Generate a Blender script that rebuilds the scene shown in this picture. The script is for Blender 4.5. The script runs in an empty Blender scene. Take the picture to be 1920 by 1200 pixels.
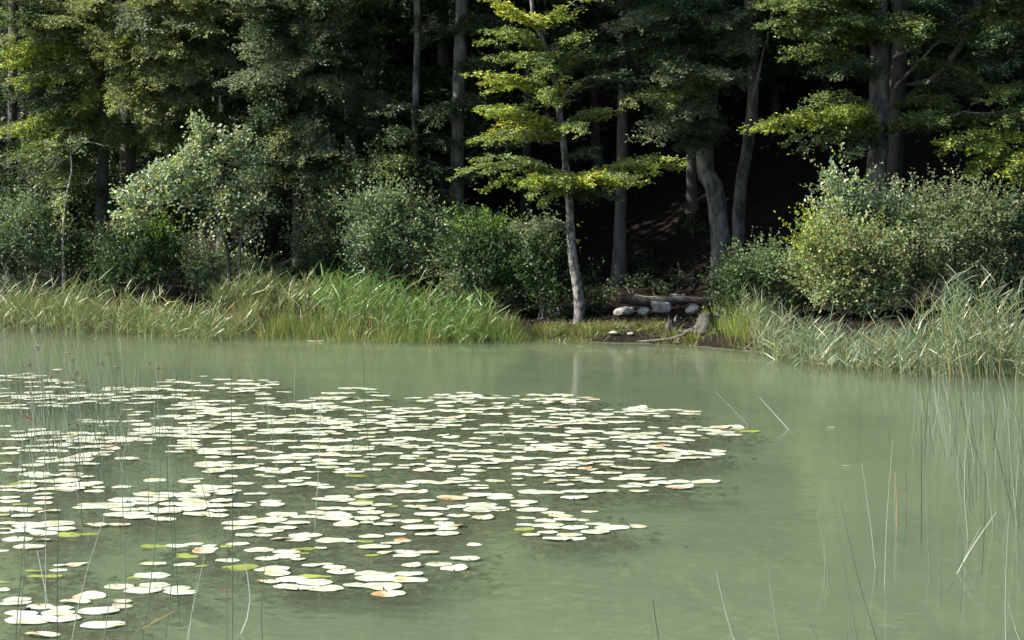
import bpy, math, random
import numpy as np
from mathutils import Vector, Matrix, Euler

rng = np.random.default_rng(7)
random.seed(7)
S = bpy.context.scene
R = math.radians

# ------------------------------------------------------------------ camera
FPX, CX, CY, HY, CAMH = 4335.0, 960.0, 600.0, 370.0, 3.2     # focal length in photo pixels, centre, eye level line, eye height
PITCH = math.atan((CY - HY) / FPX)
cam_d = bpy.data.cameras.new('camera')
cam_d.sensor_width = 36.0
cam_d.lens = 36.0 * FPX / 1920.0
cam_d.clip_start = 0.2
cam_d.clip_end = 2000.0
cam = bpy.data.objects.new('camera', cam_d)
S.collection.objects.link(cam)
cam.location = (0, 0, CAMH)
cam.rotation_euler = (math.pi / 2 - PITCH, 0, 0)
S.camera = cam

# ------------------------------------------------------------------ light
SUN_EL, SUN_FRONT = 41.0, 7.0         # elevation; how far the sun stands on the camera's side of due left
to_sun = Vector((-math.cos(R(SUN_EL)) * math.cos(R(SUN_FRONT)),
                 -math.cos(R(SUN_EL)) * math.sin(R(SUN_FRONT)), math.sin(R(SUN_EL))))
w = bpy.data.worlds.new('World')
S.world = w
w.use_nodes = True
nt = w.node_tree
sky = nt.nodes.new('ShaderNodeTexSky')
sky.sky_type = 'NISHITA'
sky.sun_disc = False
sky.sun_elevation = R(SUN_EL)
sky.sun_rotation = math.atan2(to_sun.x, to_sun.y)
nt.links.new(sky.outputs[0], nt.nodes['Background'].inputs[0])
nt.nodes['Background'].inputs[1].default_value = 0.095
sd = bpy.data.lights.new('sun', 'SUN')
sd.energy = 4.6
sd.angle = R(0.6)
sd.color = (1.0, 0.95, 0.86)
sun = bpy.data.objects.new('sun', sd)
S.collection.objects.link(sun)
sun.rotation_euler = to_sun.to_track_quat('Z', 'Y').to_euler()
S.view_settings.view_transform = 'Standard'
S.view_settings.look = 'None'
S.view_settings.gamma = 1.0
S.view_settings.exposure = 1.42
S.cycles.use_denoising = True
S.cycles.max_bounces = 4
S.cycles.use_adaptive_sampling = True
S.cycles.adaptive_threshold = 0.03
S.cycles.diffuse_bounces = 2
S.cycles.glossy_bounces = 3
S.cycles.transmission_bounces = 4
S.cycles.transparent_max_bounces = 12
S.cycles.sample_clamp_indirect = 6.0

# ------------------------------------------------------------------ helpers
COL = S.collection
SP, CP = math.sin(PITCH), math.cos(PITCH)

def P(px, py, Y):
    """world point seen at photo pixel (px,py) at distance Y"""
    u = (px - CX) / FPX
    v = (CY - py) / FPX
    dy, dz = CP + v * SP, -SP + v * CP
    t = Y / dy
    return np.array([u * t, Y, CAMH + dz * t])

def Wt(px, py, z=0.0):
    """world point on the water (or at height z) seen at photo pixel"""
    u = (px - CX) / FPX
    v = (CY - py) / FPX
    dy, dz = CP + v * SP, -SP + v * CP
    t = (z - CAMH) / dz
    return np.array([u * t, dy * t, z])

def norm(a):
    return a / (np.linalg.norm(a, axis=-1, keepdims=True) + 1e-9)

def link(name, data, parent=None, loc=None):
    o = bpy.data.objects.new(name, data)
    COL.objects.link(o)
    if parent is not None:
        o.parent = parent
        if data is not None or loc is None:
            o.matrix_parent_inverse = Matrix.Translation(-Vector(parent.location)) if parent.location.length else Matrix()
    if loc is not None:
        o.location = loc
    return o

def tag(o, label, cat, group=None, kind=None):
    if label: o['label'] = label
    if cat: o['category'] = cat
    if group: o['group'] = group
    if kind: o['kind'] = kind
    return o

def thing(name, loc, label, cat, group=None):
    o = bpy.data.objects.new(name, None)
    COL.objects.link(o)
    o.location = tuple(float(v) for v in loc)
    o.empty_display_size = 0.2
    return tag(o, label, cat, group)

class Geo:
    """collects vertices, polygons of any size and an optional per-vertex tint"""
    def __init__(self):
        self.v, self.f, self.c, self.n = [], [], [], 0
    def add(self, v, faces, col=None):
        v = np.asarray(v, float).reshape(-1, 3)
        faces = np.asarray(faces, np.int64)
        self.v.append(v)
        self.f.append(faces + self.n)
        c = np.ones((len(v), 4))
        if col is not None:
            c[:, :3] = col
        self.c.append(c)
        self.n += len(v)
    def mesh(self, name, mat, smooth=True, tint=True):
        me = bpy.data.meshes.new(name)
        if self.n == 0:
            return me
        V = np.concatenate(self.v)
        me.vertices.add(len(V))
        me.vertices.foreach_set('co', V.astype(np.float32).ravel())
        loops = np.concatenate([f.ravel() for f in self.f])
        sizes = np.concatenate([np.full(len(f), f.shape[1]) for f in self.f])
        me.loops.add(len(loops))
        me.loops.foreach_set('vertex_index', loops.astype(np.int32))
        starts = np.concatenate([[0], np.cumsum(sizes)[:-1]])
        me.polygons.add(len(sizes))
        me.polygons.foreach_set('loop_start', starts.astype(np.int32))
        me.polygons.foreach_set('use_smooth', np.full(len(sizes), smooth))
        if tint:
            a = me.attributes.new('tint', 'FLOAT_COLOR', 'POINT')
            a.data.foreach_set('color', np.concatenate(self.c).astype(np.float32).ravel())
        me.update(calc_edges=True)
        me.validate()
        if mat: me.materials.append(mat)
        return me
    def build(self, name, mat, parent=None, smooth=True):
        return link(name, self.mesh(name, mat, smooth), parent)

def tube(g, pts, radii, sides=8, col=None, cap=True, wob=0.0):
    pts = np.asarray(pts, float)
    n = len(pts)
    radii = np.broadcast_to(np.asarray(radii, float), (n,))
    T = norm(np.gradient(pts, axis=0))
    ref = np.array([0.31, 0.95, 0.05]) if abs(T[0][2]) > 0.7 else np.array([0, 0, 1.0])
    A = norm(np.cross(T, ref)); B = np.cross(T, A)
    th = np.linspace(0, 2 * np.pi, sides, endpoint=False)
    rr = radii[:, None] * np.ones(sides)
    if wob: rr = rr * (1 + wob * rng.normal(size=(n, sides)))
    V = pts[:, None] + rr[..., None] * (np.cos(th)[None, :, None] * A[:, None] + np.sin(th)[None, :, None] * B[:, None])
    i = np.arange(n - 1)[:, None] * sides
    j = np.arange(sides)[None]
    k = (np.arange(sides) + 1) % sides
    F = np.stack([i + j, i + k[None], i + sides + k[None], i + sides + j], -1).reshape(-1, 4)
    g.add(V, F, col)
    if cap:
        for ring, p in ((0, pts[0]), (n - 1, pts[-1])):
            base = V[ring]
            vv = np.concatenate([base, p[None]])
            ff = np.stack([np.arange(sides), k, np.full(sides, sides)], 1)
            g.add(vv, ff if ring else ff[:, ::-1], col)

def smooth_path(ctrl, n):
    ctrl = np.asarray(ctrl, float)
    m = len(ctrl)
    t = np.linspace(0, m - 1, n)
    i = np.clip(t.astype(int), 0, m - 2)
    f = (t - i)[:, None]
    p0 = ctrl[np.clip(i - 1, 0, m - 1)]; p1 = ctrl[i]; p2 = ctrl[i + 1]; p3 = ctrl[np.clip(i + 2, 0, m - 1)]
    return 0.5 * ((2 * p1) + (-p0 + p2) * f + (2 * p0 - 5 * p1 + 4 * p2 - p3) * f ** 2 + (-p0 + 3 * p1 - 3 * p2 + p3) * f ** 3)

# ------------------------------------------------------------------ materials
def mat_new(name):
    m = bpy.data.materials.new(name)
    m.use_nodes = True
    for n in list(m.node_tree.nodes): m.node_tree.nodes.remove(n)
    return m, m.node_tree

def N(t, ty, **kw):
    n = t.nodes.new(ty)
    for k, v in kw.items():
        if k in n.inputs: n.inputs[k].default_value = v
        else: setattr(n, k, v)
    return n

def leaf_mat(name, trans=0.35, rough=0.42, spec=0.5, boost=(1.25, 1.25, 0.6)):
    m, t = mat_new(name)
    out = N(t, 'ShaderNodeOutputMaterial')
    at = N(t, 'ShaderNodeAttribute', attribute_name='tint')
    pb = N(t, 'ShaderNodeBsdfPrincipled', Roughness=rough)
    pb.inputs['Specular IOR Level'].default_value = spec
    tr = N(t, 'ShaderNodeBsdfTranslucent')
    mul = N(t, 'ShaderNodeVectorMath', operation='MULTIPLY')
    mul.inputs[1].default_value = boost
    mx = N(t, 'ShaderNodeMixShader'); mx.inputs[0].default_value = trans
    t.links.new(at.outputs['Color'], pb.inputs['Base Color'])
    t.links.new(at.outputs['Color'], mul.inputs[0])
    t.links.new(mul.outputs[0], tr.inputs['Color'])
    t.links.new(pb.outputs[0], mx.inputs[1]); t.links.new(tr.outputs[0], mx.inputs[2])
    t.links.new(mx.outputs[0], out.inputs[0])
    return m

def bark_mat(name, dark, light, scale=6.0, stretch=(1, 1, 0.35), lo=0.4, hi=0.62, bump=0.4):
    m, t = mat_new(name)
    out = N(t, 'ShaderNodeOutputMaterial')
    tc = N(t, 'ShaderNodeTexCoord')
    mp = N(t, 'ShaderNodeMapping'); mp.inputs['Scale'].default_value = stretch
    nz = N(t, 'ShaderNodeTexNoise', Scale=scale, Detail=6.0, Roughness=0.65)
    rp = N(t, 'ShaderNodeValToRGB')
    rp.color_ramp.elements[0].position = lo; rp.color_ramp.elements[1].position = hi
    rp.color_ramp.elements[0].color = (*dark, 1); rp.color_ramp.elements[1].color = (*light, 1)
    n2 = N(t, 'ShaderNodeTexNoise', Scale=scale * 5, Detail=4.0)
    bp = N(t, 'ShaderNodeBump', Strength=bump, Distance=0.03)
    pb = N(t, 'ShaderNodeBsdfPrincipled', Roughness=0.85)
    L = t.links.new
    L(tc.outputs['Object'], mp.inputs[0]); L(mp.outputs[0], nz.inputs['Vector']); L(mp.outputs[0], n2.inputs['Vector'])
    L(nz.outputs['Fac'], rp.inputs[0]); L(rp.outputs[0], pb.inputs['Base Color'])
    L(n2.outputs['Fac'], bp.inputs['Height']); L(bp.outputs[0], pb.inputs['Normal'])
    L(pb.outputs[0], out.inputs[0])
    return m

M_LEAF = leaf_mat('leaf', 0.38, 0.50, 0.36)
M_LEAFG = leaf_mat('glossy_leaf', 0.28, 0.42, 0.45, (1.2, 1.25, 0.7))
M_BLADE = leaf_mat('blade', 0.3, 0.38, 0.6, (1.0, 1.12, 0.85))
M_RUSH = leaf_mat('rush', 0.05, 0.30, 0.7, (1, 1, 1))
M_BEECH = bark_mat('beech_bark', (0.022, 0.022, 0.018), (0.15, 0.144, 0.13), 5.0, (1, 1, 0.45), 0.38, 0.64, 0.9)
M_HERO = bark_mat('mottled_bark', (0.030, 0.028, 0.026), (0.235, 0.222, 0.20), 9.0, (1, 1, 0.8), 0.42, 0.62)
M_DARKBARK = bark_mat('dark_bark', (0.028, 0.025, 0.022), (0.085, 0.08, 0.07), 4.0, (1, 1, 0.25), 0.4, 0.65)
M_TWIG = bark_mat('twig_bark', (0.10, 0.085, 0.07), (0.26, 0.235, 0.21), 8.0)
M_PALE = bark_mat('pale_bark', (0.16, 0.14, 0.12), (0.50, 0.47, 0.43), 10.0, (1, 1, 0.7), 0.4, 0.58)
M_DRIFT = bark_mat('weathered_wood', (0.08, 0.07, 0.06), (0.26, 0.235, 0.21), 7.0, (1, 1, 0.2), 0.35, 0.65)
M_STUMP = bark_mat('stump_wood', (0.018, 0.016, 0.014), (0.12, 0.106, 0.096), 9.0, (2.4, 2.4, 0.18), 0.40, 0.62, 0.9)
M_LOG = bark_mat('rotting_log', (0.016, 0.013, 0.011), (0.060, 0.050, 0.042), 5.0, (0.3, 1, 1), 0.4, 0.65, 0.9)
M_STONE = bark_mat('pale_stone', (0.15, 0.135, 0.115), (0.38, 0.36, 0.32), 7.0, (1, 1, 1), 0.36, 0.62, 0.7)

def ground_mat():
    m, t = mat_new('ground')
    L = t.links.new
    out = N(t, 'ShaderNodeOutputMaterial')
    geo = N(t, 'ShaderNodeNewGeometry')
    sep = N(t, 'ShaderNodeSeparateXYZ'); L(geo.outputs['Position'], sep.inputs[0])
    nz = N(t, 'ShaderNodeTexNoise', Scale=7.0, Detail=8.0, Roughness=0.7); L(geo.outputs['Position'], nz.inputs['Vector'])
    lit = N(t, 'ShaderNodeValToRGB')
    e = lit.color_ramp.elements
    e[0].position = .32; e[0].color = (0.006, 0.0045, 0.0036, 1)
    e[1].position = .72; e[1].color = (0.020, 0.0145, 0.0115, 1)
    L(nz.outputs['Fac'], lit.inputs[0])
    # silt of the pond bed, with a few darker weed patches of its own
    n2 = N(t, 'ShaderNodeTexNoise', Scale=0.55, Detail=5.0, Roughness=0.6); L(geo.outputs['Position'], n2.inputs['Vector'])
    silt = N(t, 'ShaderNodeValToRGB')
    e = silt.color_ramp.elements
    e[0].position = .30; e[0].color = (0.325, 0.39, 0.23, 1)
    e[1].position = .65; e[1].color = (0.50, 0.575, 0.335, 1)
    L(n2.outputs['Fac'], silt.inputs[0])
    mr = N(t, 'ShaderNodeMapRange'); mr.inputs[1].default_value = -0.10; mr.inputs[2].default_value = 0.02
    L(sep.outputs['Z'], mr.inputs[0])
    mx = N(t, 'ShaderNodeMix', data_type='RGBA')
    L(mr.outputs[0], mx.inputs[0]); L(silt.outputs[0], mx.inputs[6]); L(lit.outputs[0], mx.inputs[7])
    pb = N(t, 'ShaderNodeBsdfPrincipled', Roughness=0.95)
    pb.inputs['Specular IOR Level'].default_value = 0.1
    n3 = N(t, 'ShaderNodeTexNoise', Scale=22.0, Detail=4.0); L(geo.outputs['Position'], n3.inputs['Vector'])
    bp = N(t, 'ShaderNodeBump', Strength=0.7, Distance=0.05)
    hm = N(t, 'ShaderNodeMath', operation='MULTIPLY'); L(n3.outputs['Fac'], hm.inputs[0]); L(mr.outputs[0], hm.inputs[1])
    L(hm.outputs[0], bp.inputs['Height']); L(bp.outputs[0], pb.inputs['Normal'])
    L(mx.outputs[2], pb.inputs['Base Color']); L(pb.outputs[0], out.inputs[0])
    return m

def water_mat():
    m, t = mat_new('water')
    L = t.links.new
    out = N(t, 'ShaderNodeOutputMaterial')
    geo = N(t, 'ShaderNodeNewGeometry')
    mp = N(t, 'ShaderNodeMapping'); mp.inputs['Scale'].default_value = (1.0, 2.2, 1.0)
    L(geo.outputs['Position'], mp.inputs[0])
    nz = N(t, 'ShaderNodeTexNoise', Scale=2.6, Detail=3.0, Roughness=0.5); L(mp.outputs[0], nz.inputs['Vector'])
    nf = N(t, 'ShaderNodeTexNoise', Scale=11.0, Detail=2.0, Roughness=0.5); L(mp.outputs[0], nf.inputs['Vector'])
    b1 = N(t, 'ShaderNodeBump', Strength=0.35, Distance=0.010); L(nz.outputs['Fac'], b1.inputs['Height'])
    b2 = N(t, 'ShaderNodeBump', Strength=0.15, Distance=0.003); L(nf.outputs['Fac'], b2.inputs['Height']); L(b1.outputs[0], b2.inputs['Normal'])
    fr = N(t, 'ShaderNodeFresnel', IOR=1.33); L(b2.outputs[0], fr.inputs['Normal'])
    gl = N(t, 'ShaderNodeBsdfGlossy', Roughness=0.045); L(b2.outputs[0], gl.inputs['Normal'])
    tr = N(t, 'ShaderNodeBsdfTransparent'); tr.inputs[0].default_value = (0.93, 0.97, 0.92, 1)
    n2 = N(t, 'ShaderNodeTexNoise', Scale=0.35, Detail=5.0, Roughness=0.6)
    mp2 = N(t, 'ShaderNodeMapping'); mp2.inputs['Scale'].default_value = (1.0, 0.5, 1.0)
    L(geo.outputs['Position'], mp2.inputs[0]); L(mp2.outputs[0], n2.inputs['Vector'])
    rp = N(t, 'ShaderNodeValToRGB')
    e = rp.color_ramp.elements
    e[0].position = .3; e[0].color = (0.345, 0.415, 0.25, 1)
    e[1].position = .7; e[1].color = (0.435, 0.505, 0.30, 1)
    L(n2.outputs['Fac'], rp.inputs[0])
    df = N(t, 'ShaderNodeBsdfDiffuse'); L(rp.outputs[0], df.inputs[0])
    m1 = N(t, 'ShaderNodeMixShader'); m1.inputs[0].default_value = 0.14
    L(tr.outputs[0], m1.inputs[1]); L(df.outputs[0], m1.inputs[2])
    m2 = N(t, 'ShaderNodeMixShader')
    fm = N(t, 'ShaderNodeMath', operation='MULTIPLY'); fm.inputs[1].default_value = 0.85; L(fr.outputs[0], fm.inputs[0])
    L(fm.outputs[0], m2.inputs[0]); L(m1.outputs[0], m2.inputs[1]); L(gl.outputs[0], m2.inputs[2])
    L(m2.outputs[0], out.inputs[0])
    return m

# ------------------------------------------------------------------ ground and water
SHX = [-300, -60, -30, -11.9, -9, -6.5, -5.0, -2.6, -0.4, 0.3, 1.4, 2.8, 4.0, 5.2, 6.5, 9.0, 11.5, 15, 22, 40, 300]
SHY = [75, 68, 61, 57.0, 55.8, 54.2, 52.9, 51.9, 51.3, 51.9, 51.5, 50.6, 49.6, 47.9, 46.4, 44.6, 42.6, 39, 30, 10, -60]
def shore(x):
    return np.interp(x, SHX, SHY) + 0.14 * np.sin(np.asarray(x) * 2.3) + 0.08 * np.sin(np.asarray(x) * 5.1)

def height(x, y):
    x = np.asarray(x, float); y = np.asarray(y, float)
    d = y - shore(x)
    bed = -np.clip(-d * 0.10, 0.0, 0.20) - 0.03 * np.sin(x * 1.3 + y * 0.7) * np.clip(-d / 4, 0, 1)
    bank = 0.22 * (1 - np.exp(-np.clip(d, 0, None) / 0.25)) + 0.10 * np.clip(d, 0, 8.0) + 0.42 * np.clip(d - 8.0, 0, 60)
    bank = bank + 0.12 * np.sin(x * 0.9 + 1.0) * np.sin(y * 0.8) * np.clip(d / 5, 0, 1)
    z = np.where(d < 0, bed - 0.012, bank - 0.012)
    near = np.clip((9.0 - y) / 3.0, 0, 1)                     # the bank the photographer stands on
    z = np.where(y < 9, np.maximum(z, -0.2 + near * near * (3 - 2 * near) * 1.75), z)
    return z

def axis(segs):
    out = []
    for a, b, n in segs: out += list(np.linspace(a, b, n, endpoint=False))
    return np.array(out + [segs[-1][1]])
gx = axis([(-600, -60, 10), (-60, -16, 30), (-16, 16, 130), (16, 60, 30), (60, 600, 10)])
gy = axis([(-600, -20, 8), (-20, 12, 24), (12, 40, 56), (40, 62, 120), (62, 110, 40), (110, 900, 12)])
X, Yg = np.meshgrid(gx, gy)
Z = height(X, Yg)
g = Geo()
nx, ny = len(gx), len(gy)
i = np.arange(ny - 1)[:, None] * nx + np.arange(nx - 1)[None]
g.add(np.stack([X, Yg, Z], -1), np.stack([i, i + 1, i + nx + 1, i + nx], -1).reshape(-1, 4))
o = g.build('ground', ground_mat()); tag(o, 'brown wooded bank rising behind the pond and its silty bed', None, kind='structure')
g = Geo()
wx = axis([(-90, -16, 4), (-16, 16, 16), (16, 60, 4)]); wy = axis([(0, 62, 30)])
X, Yg = np.meshgrid(wx, wy); i = np.arange(len(wy) - 1)[:, None] * len(wx) + np.arange(len(wx) - 1)[None]
g.add(np.stack([X, Yg, X * 0], -1), np.stack([i, i + 1, i + len(wx) + 1, i + len(wx)], -1).reshape(-1, 4))
o = g.build('water', water_mat()); tag(o, 'still milky green pond water', None, kind='structure')

# suspended silt: thin veils at several depths that catch the light and soften the shadows under the pads
def veil_mat():
    m, t = mat_new('suspended_silt')
    out = N(t, 'ShaderNodeOutputMaterial')
    geo = N(t, 'ShaderNodeNewGeometry')
    nz = N(t, 'ShaderNodeTexNoise', Scale=0.45, Detail=5.0, Roughness=0.6); t.links.new(geo.outputs['Position'], nz.inputs['Vector'])
    rp = N(t, 'ShaderNodeValToRGB')
    e = rp.color_ramp.elements
    e[0].position = .3; e[0].color = (0.345, 0.415, 0.247, 1)
    e[1].position = .7; e[1].color = (0.435, 0.505, 0.30, 1)
    t.links.new(nz.outputs['Fac'], rp.inputs[0])
    df = N(t, 'ShaderNodeBsdfDiffuse'); t.links.new(rp.outputs[0], df.inputs[0])
    tr = N(t, 'ShaderNodeBsdfTransparent')
    mx = N(t, 'ShaderNodeMixShader'); mx.inputs[0].default_value = .22
    t.links.new(tr.outputs[0], mx.inputs[1]); t.links.new(df.outputs[0], mx.inputs[2]); t.links.new(mx.outputs[0], out.inputs[0])
    return m
wo = o
VM = veil_mat()
for zv in (-.07, -.14):
    g = Geo()
    vx = np.linspace(-60, 30, 61)
    top_ = np.stack([vx, shore(vx) + zv * 10 - .1, vx * 0 + zv], 1); bot_ = np.stack([vx, vx * 0 + 8.5, vx * 0 + zv], 1)
    g.add(np.concatenate([bot_, top_]), [[q, q + 1, 61 + q + 1, 61 + q] for q in range(60)])
    g.build('silt_veil', VM, wo)

# ------------------------------------------------------------------ foliage makers
def leaves(g, C, A, Nn, L, wid, col):
    """C base points, A axes, Nn normals, L lengths, wid half width ratio, col per-leaf colour"""
    A = norm(A); Sd = norm(np.cross(Nn, A)); Nn = np.cross(A, Sd)
    L = L[:, None]
    b = C; t_ = C + A * L - Nn * L * 0.12
    mid = C + A * L * 0.46
    r = mid + Sd * L * wid + Nn * L * 0.10
    l = mid - Sd * L * wid + Nn * L * 0.10
    V = np.stack([b, r, t_, l], 1).reshape(-1, 3)
    n = len(C)
    k = np.arange(n)[:, None] * 4
    F = np.concatenate([k + np.array([[0, 1, 2]]), k + np.array([[0, 2, 3]])])
    g.add(V, F, np.repeat(col, 4, axis=0))

def tint(n, base, var=0.35, alt=None, altp=0.0):
    """per-leaf colour: value and hue scatter, a share altp of the leaves in the colour alt"""
    c = np.tile(np.array(base, float), (n, 1))
    if alt is not None:
        pick = rng.random(n) < altp
        c[pick] = np.array(alt)
    c *= (1 + var * rng.uniform(-1, 1, (n, 1)))
    c[:, 0] *= 1 + 0.22 * rng.uniform(-1, 1, n)
    c[:, 2] *= 1 + 0.25 * rng.uniform(-1, 1, n)
    return np.clip(c, 0.004, 0.9)

def twigs(g, Pst, D, Nn, Ln, k, size, wid, col_fn, spread=0.03, tilt=0.5, droop=0.12):
    """a row of k leaves along each twig"""
    n = len(Pst)
    if n == 0: return
    t = (np.arange(k) + rng.random((n, k))) / k
    Pp = Pst[:, None] + D[:, None] * (t * Ln[:, None])[..., None]
    Pp[..., 2] -= droop * Ln[:, None] * t ** 2
    Pp = Pp + rng.normal(0, spread, Pp.shape)
    Sd = norm(np.cross(Nn, D))
    sgn = np.where((np.arange(k) % 2)[None] == 0, 1, -1) * np.ones((n, 1))
    A = D[:, None] * 0.75 + Sd[:, None] * sgn[..., None] * 0.8 + rng.normal(0, 0.35, Pp.shape)
    NN = Nn[:, None] + rng.normal(0, tilt, Pp.shape)
    m = n * k
    Lf = size * rng.uniform(0.65, 1.25, m)
    c = col_fn(m)
    leaves(g, Pp.reshape(-1, 3), A.reshape(-1, 3), norm(NN.reshape(-1, 3)), Lf, wid, c)

UP = np.array([0, 0, 1.0])

def bough(root, A, B, W, layers, col_fn, size=0.085, wid=0.30, rise=0.05, sag=0.22, lateral_dz=-0.20, wood=0.028, mat=None, name='foliage', dens=1.0):
    """a flat leafy bough from A to B; the part is its leaves, its branch wood is the sub-part"""
    g = Geo(); gw = Geo(); W0 = W
    A = np.asarray(A, float); B = np.asarray(B, float)
    for ly in range(layers):
        a = A + rng.normal(0, 0.03, 3)
        b = B + (rng.normal(0, 1, 3) * np.array([0.32, 0.60, 0.12]) if ly else 0)
        Lt = np.linalg.norm(b - a)
        if ly: b = a + (b - a) * rng.uniform(0.55, 1.0)
        s = np.linspace(0, 1, 9)[:, None]
        ctr = a + (b - a) * s
        ctr[:, 2] += (rise * Lt * np.sin(np.pi * s[:, 0]) - sag * Lt * (s[:, 0] ** 3) * 0.5 + sag * Lt * 0.5 * s[:, 0] ** 1)
        ctr[1:-1] += rng.normal(0, 0.025, (7, 3))
        tube(gw, ctr, np.linspace(wood * (1 if ly == 0 else .5), 0.004, 9), 5, cap=False)
        n = max(6, int(Lt / 0.075 * dens * .72))
        W = W0 * rng.uniform(.8, 1.25)
        sv = rng.uniform(0.12, 1.0, n * 2)
        st = np.stack([np.interp(sv, s[:, 0], ctr[:, q]) for q in range(3)], 1)
        dr = norm((b - a)[None])[0]
        lat = norm(np.cross(UP, dr)[None])[0]
        if lat[1] > 0: lat = -lat                      # lat points to the water side
        side = np.where(rng.random(n * 2) < 0.6, 1.0, -1.0)
        D = dr * rng.uniform(0.35, 1.0, (n * 2, 1)) + lat * side[:, None] * rng.uniform(0.5, 1.0, (n * 2, 1))
        D[:, 2] += np.where(side > 0, lateral_dz, 0.10) + rng.normal(0, 0.09, n * 2)
        D = norm(D)
        Ln = W * (1.05 - 0.75 * np.abs(sv - 0.35)) * rng.uniform(0.35, 1.0, n * 2)
        Nn = norm(UP + np.array([0, -0.35, 0]) + rng.normal(0, 0.22, (n * 2, 3)))
        twigs(g, st, D, Nn, Ln, max(5, int(W / 0.055)), size, wid, col_fn, 0.028, 0.34, 0.10)
    o = g.build(name, mat or M_LEAF, root, smooth=False)
    gw.build('branch', M_TWIG, o)
    return o

def blob(g, c, r, n, k, size, wid, col_fn, bias=(0, 0, 0.25), shell=0.55, tl=0.32, spread=0.05, tilt=0.6, lumps=7, droop=0.15):
    """leafy twigs in an uneven, lumpy volume round c with radii r"""
    c = np.asarray(c, float); r = np.asarray(r, float)
    lc = rng.normal(0, 1, (lumps, 3)); lc = norm(lc) * rng.uniform(0.30, 1.0, (lumps, 1))
    lr = rng.uniform(0.20, 0.56, lumps)
    w_ = rng.integers(0, lumps, n)
    q = norm(rng.normal(0, 1, (n, 3))) * (rng.random((n, 1)) ** (1 - shell))
    p = lc[w_] + q * lr[w_][:, None]
    D = norm(p * np.array([1, 1, 0.8]) + q * 0.8 + np.array(bias) * 1.5 + rng.normal(0, 0.3, (n, 3)))
    Nn = norm(UP * 0.9 + q * 0.6 + np.array([-0.15, -0.35, 0]) + rng.normal(0, 0.25, (n, 3)))
    twigs(g, c + p * r, D, Nn, tl * rng.uniform(0.5, 1.2, n), k, size, wid, col_fn, spread, tilt, droop)

# leaf colours; beech and shrub also come in a darker mix
def c_beech(m): return tint(m, (0.108, 0.156, 0.052), 0.40, (0.20, 0.23, 0.04), 0.16)
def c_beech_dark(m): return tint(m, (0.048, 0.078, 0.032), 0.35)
def c_beech_yel(m): return tint(m, (0.185, 0.245, 0.048), 0.40, (0.38, 0.38, 0.035), 0.2)
def c_gold(m): return tint(m, (0.27, 0.31, 0.05), 0.35, (0.50, 0.45, 0.04), 0.22)
def c_hero(m): return tint(m, (0.150, 0.205, 0.058), 0.40, (0.26, 0.29, 0.04), 0.2)
def c_olive(m): return tint(m, (0.175, 0.205, 0.085), 0.40, (0.27, 0.29, 0.05), 0.15)
def c_grey(m): return tint(m, (0.138, 0.176, 0.10), 0.35, (0.22, 0.23, 0.10), 0.08)
def c_pale(m): return tint(m, (0.235, 0.29, 0.175), 0.35, (0.30, 0.34, 0.08), 0.18)
def c_shrub(m): return tint(m, (0.125, 0.172, 0.092), 0.40, (0.2, 0.25, 0.08), 0.12)
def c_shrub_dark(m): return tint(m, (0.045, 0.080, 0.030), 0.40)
def c_bright(m): return tint(m, (0.11, 0.21, 0.03), 0.35, (0.2, 0.3, 0.03), 0.2)
def c_berry(m): return tint(m, (0.215, 0.265, 0.125), 0.38, (0.34, 0.29, 0.13), 0.10)
def c_tall(m): return tint(m, (0.145, 0.185, 0.098), 0.38, (0.23, 0.21, 0.10), 0.10)
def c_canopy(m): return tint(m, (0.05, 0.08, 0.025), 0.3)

def trunk(root, pts, r0, r1, mat, flare=1.6, sides=14, name='trunk', n=16, wob=0.05):
    g = Geo()
    path = smooth_path(pts, n)
    s = np.linspace(0, 1, n)
    rad = (r0 + (r1 - r0) * s) * (1 + (flare - 1) * np.exp(-s * 16))
    tube(g, path, rad, sides, wob=wob)
    return g.build(name, mat, root)

def bare_branch(root, pts, r0, r1, mat=None, name='branch'):
    g = Geo()
    p = smooth_path(pts, 8); p[1:-1] += rng.normal(0, 0.02, (6, 3))
    tube(g, p, np.linspace(r0, r1, 8), 6, wob=0.08)
    return g.build(name, mat or M_TWIG, root)

def dY(px):
    return float(np.interp(px, [0, 350, 600, 800, 950, 1400], [5.0, 4.2, 2.6, 1.4, 0.3, 0.0]))
OFF = {}

def ground_at(px, Y):
    x = (px - CX) / FPX * Y / CP
    return np.array([x, Y, float(height(x, Y))])

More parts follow.
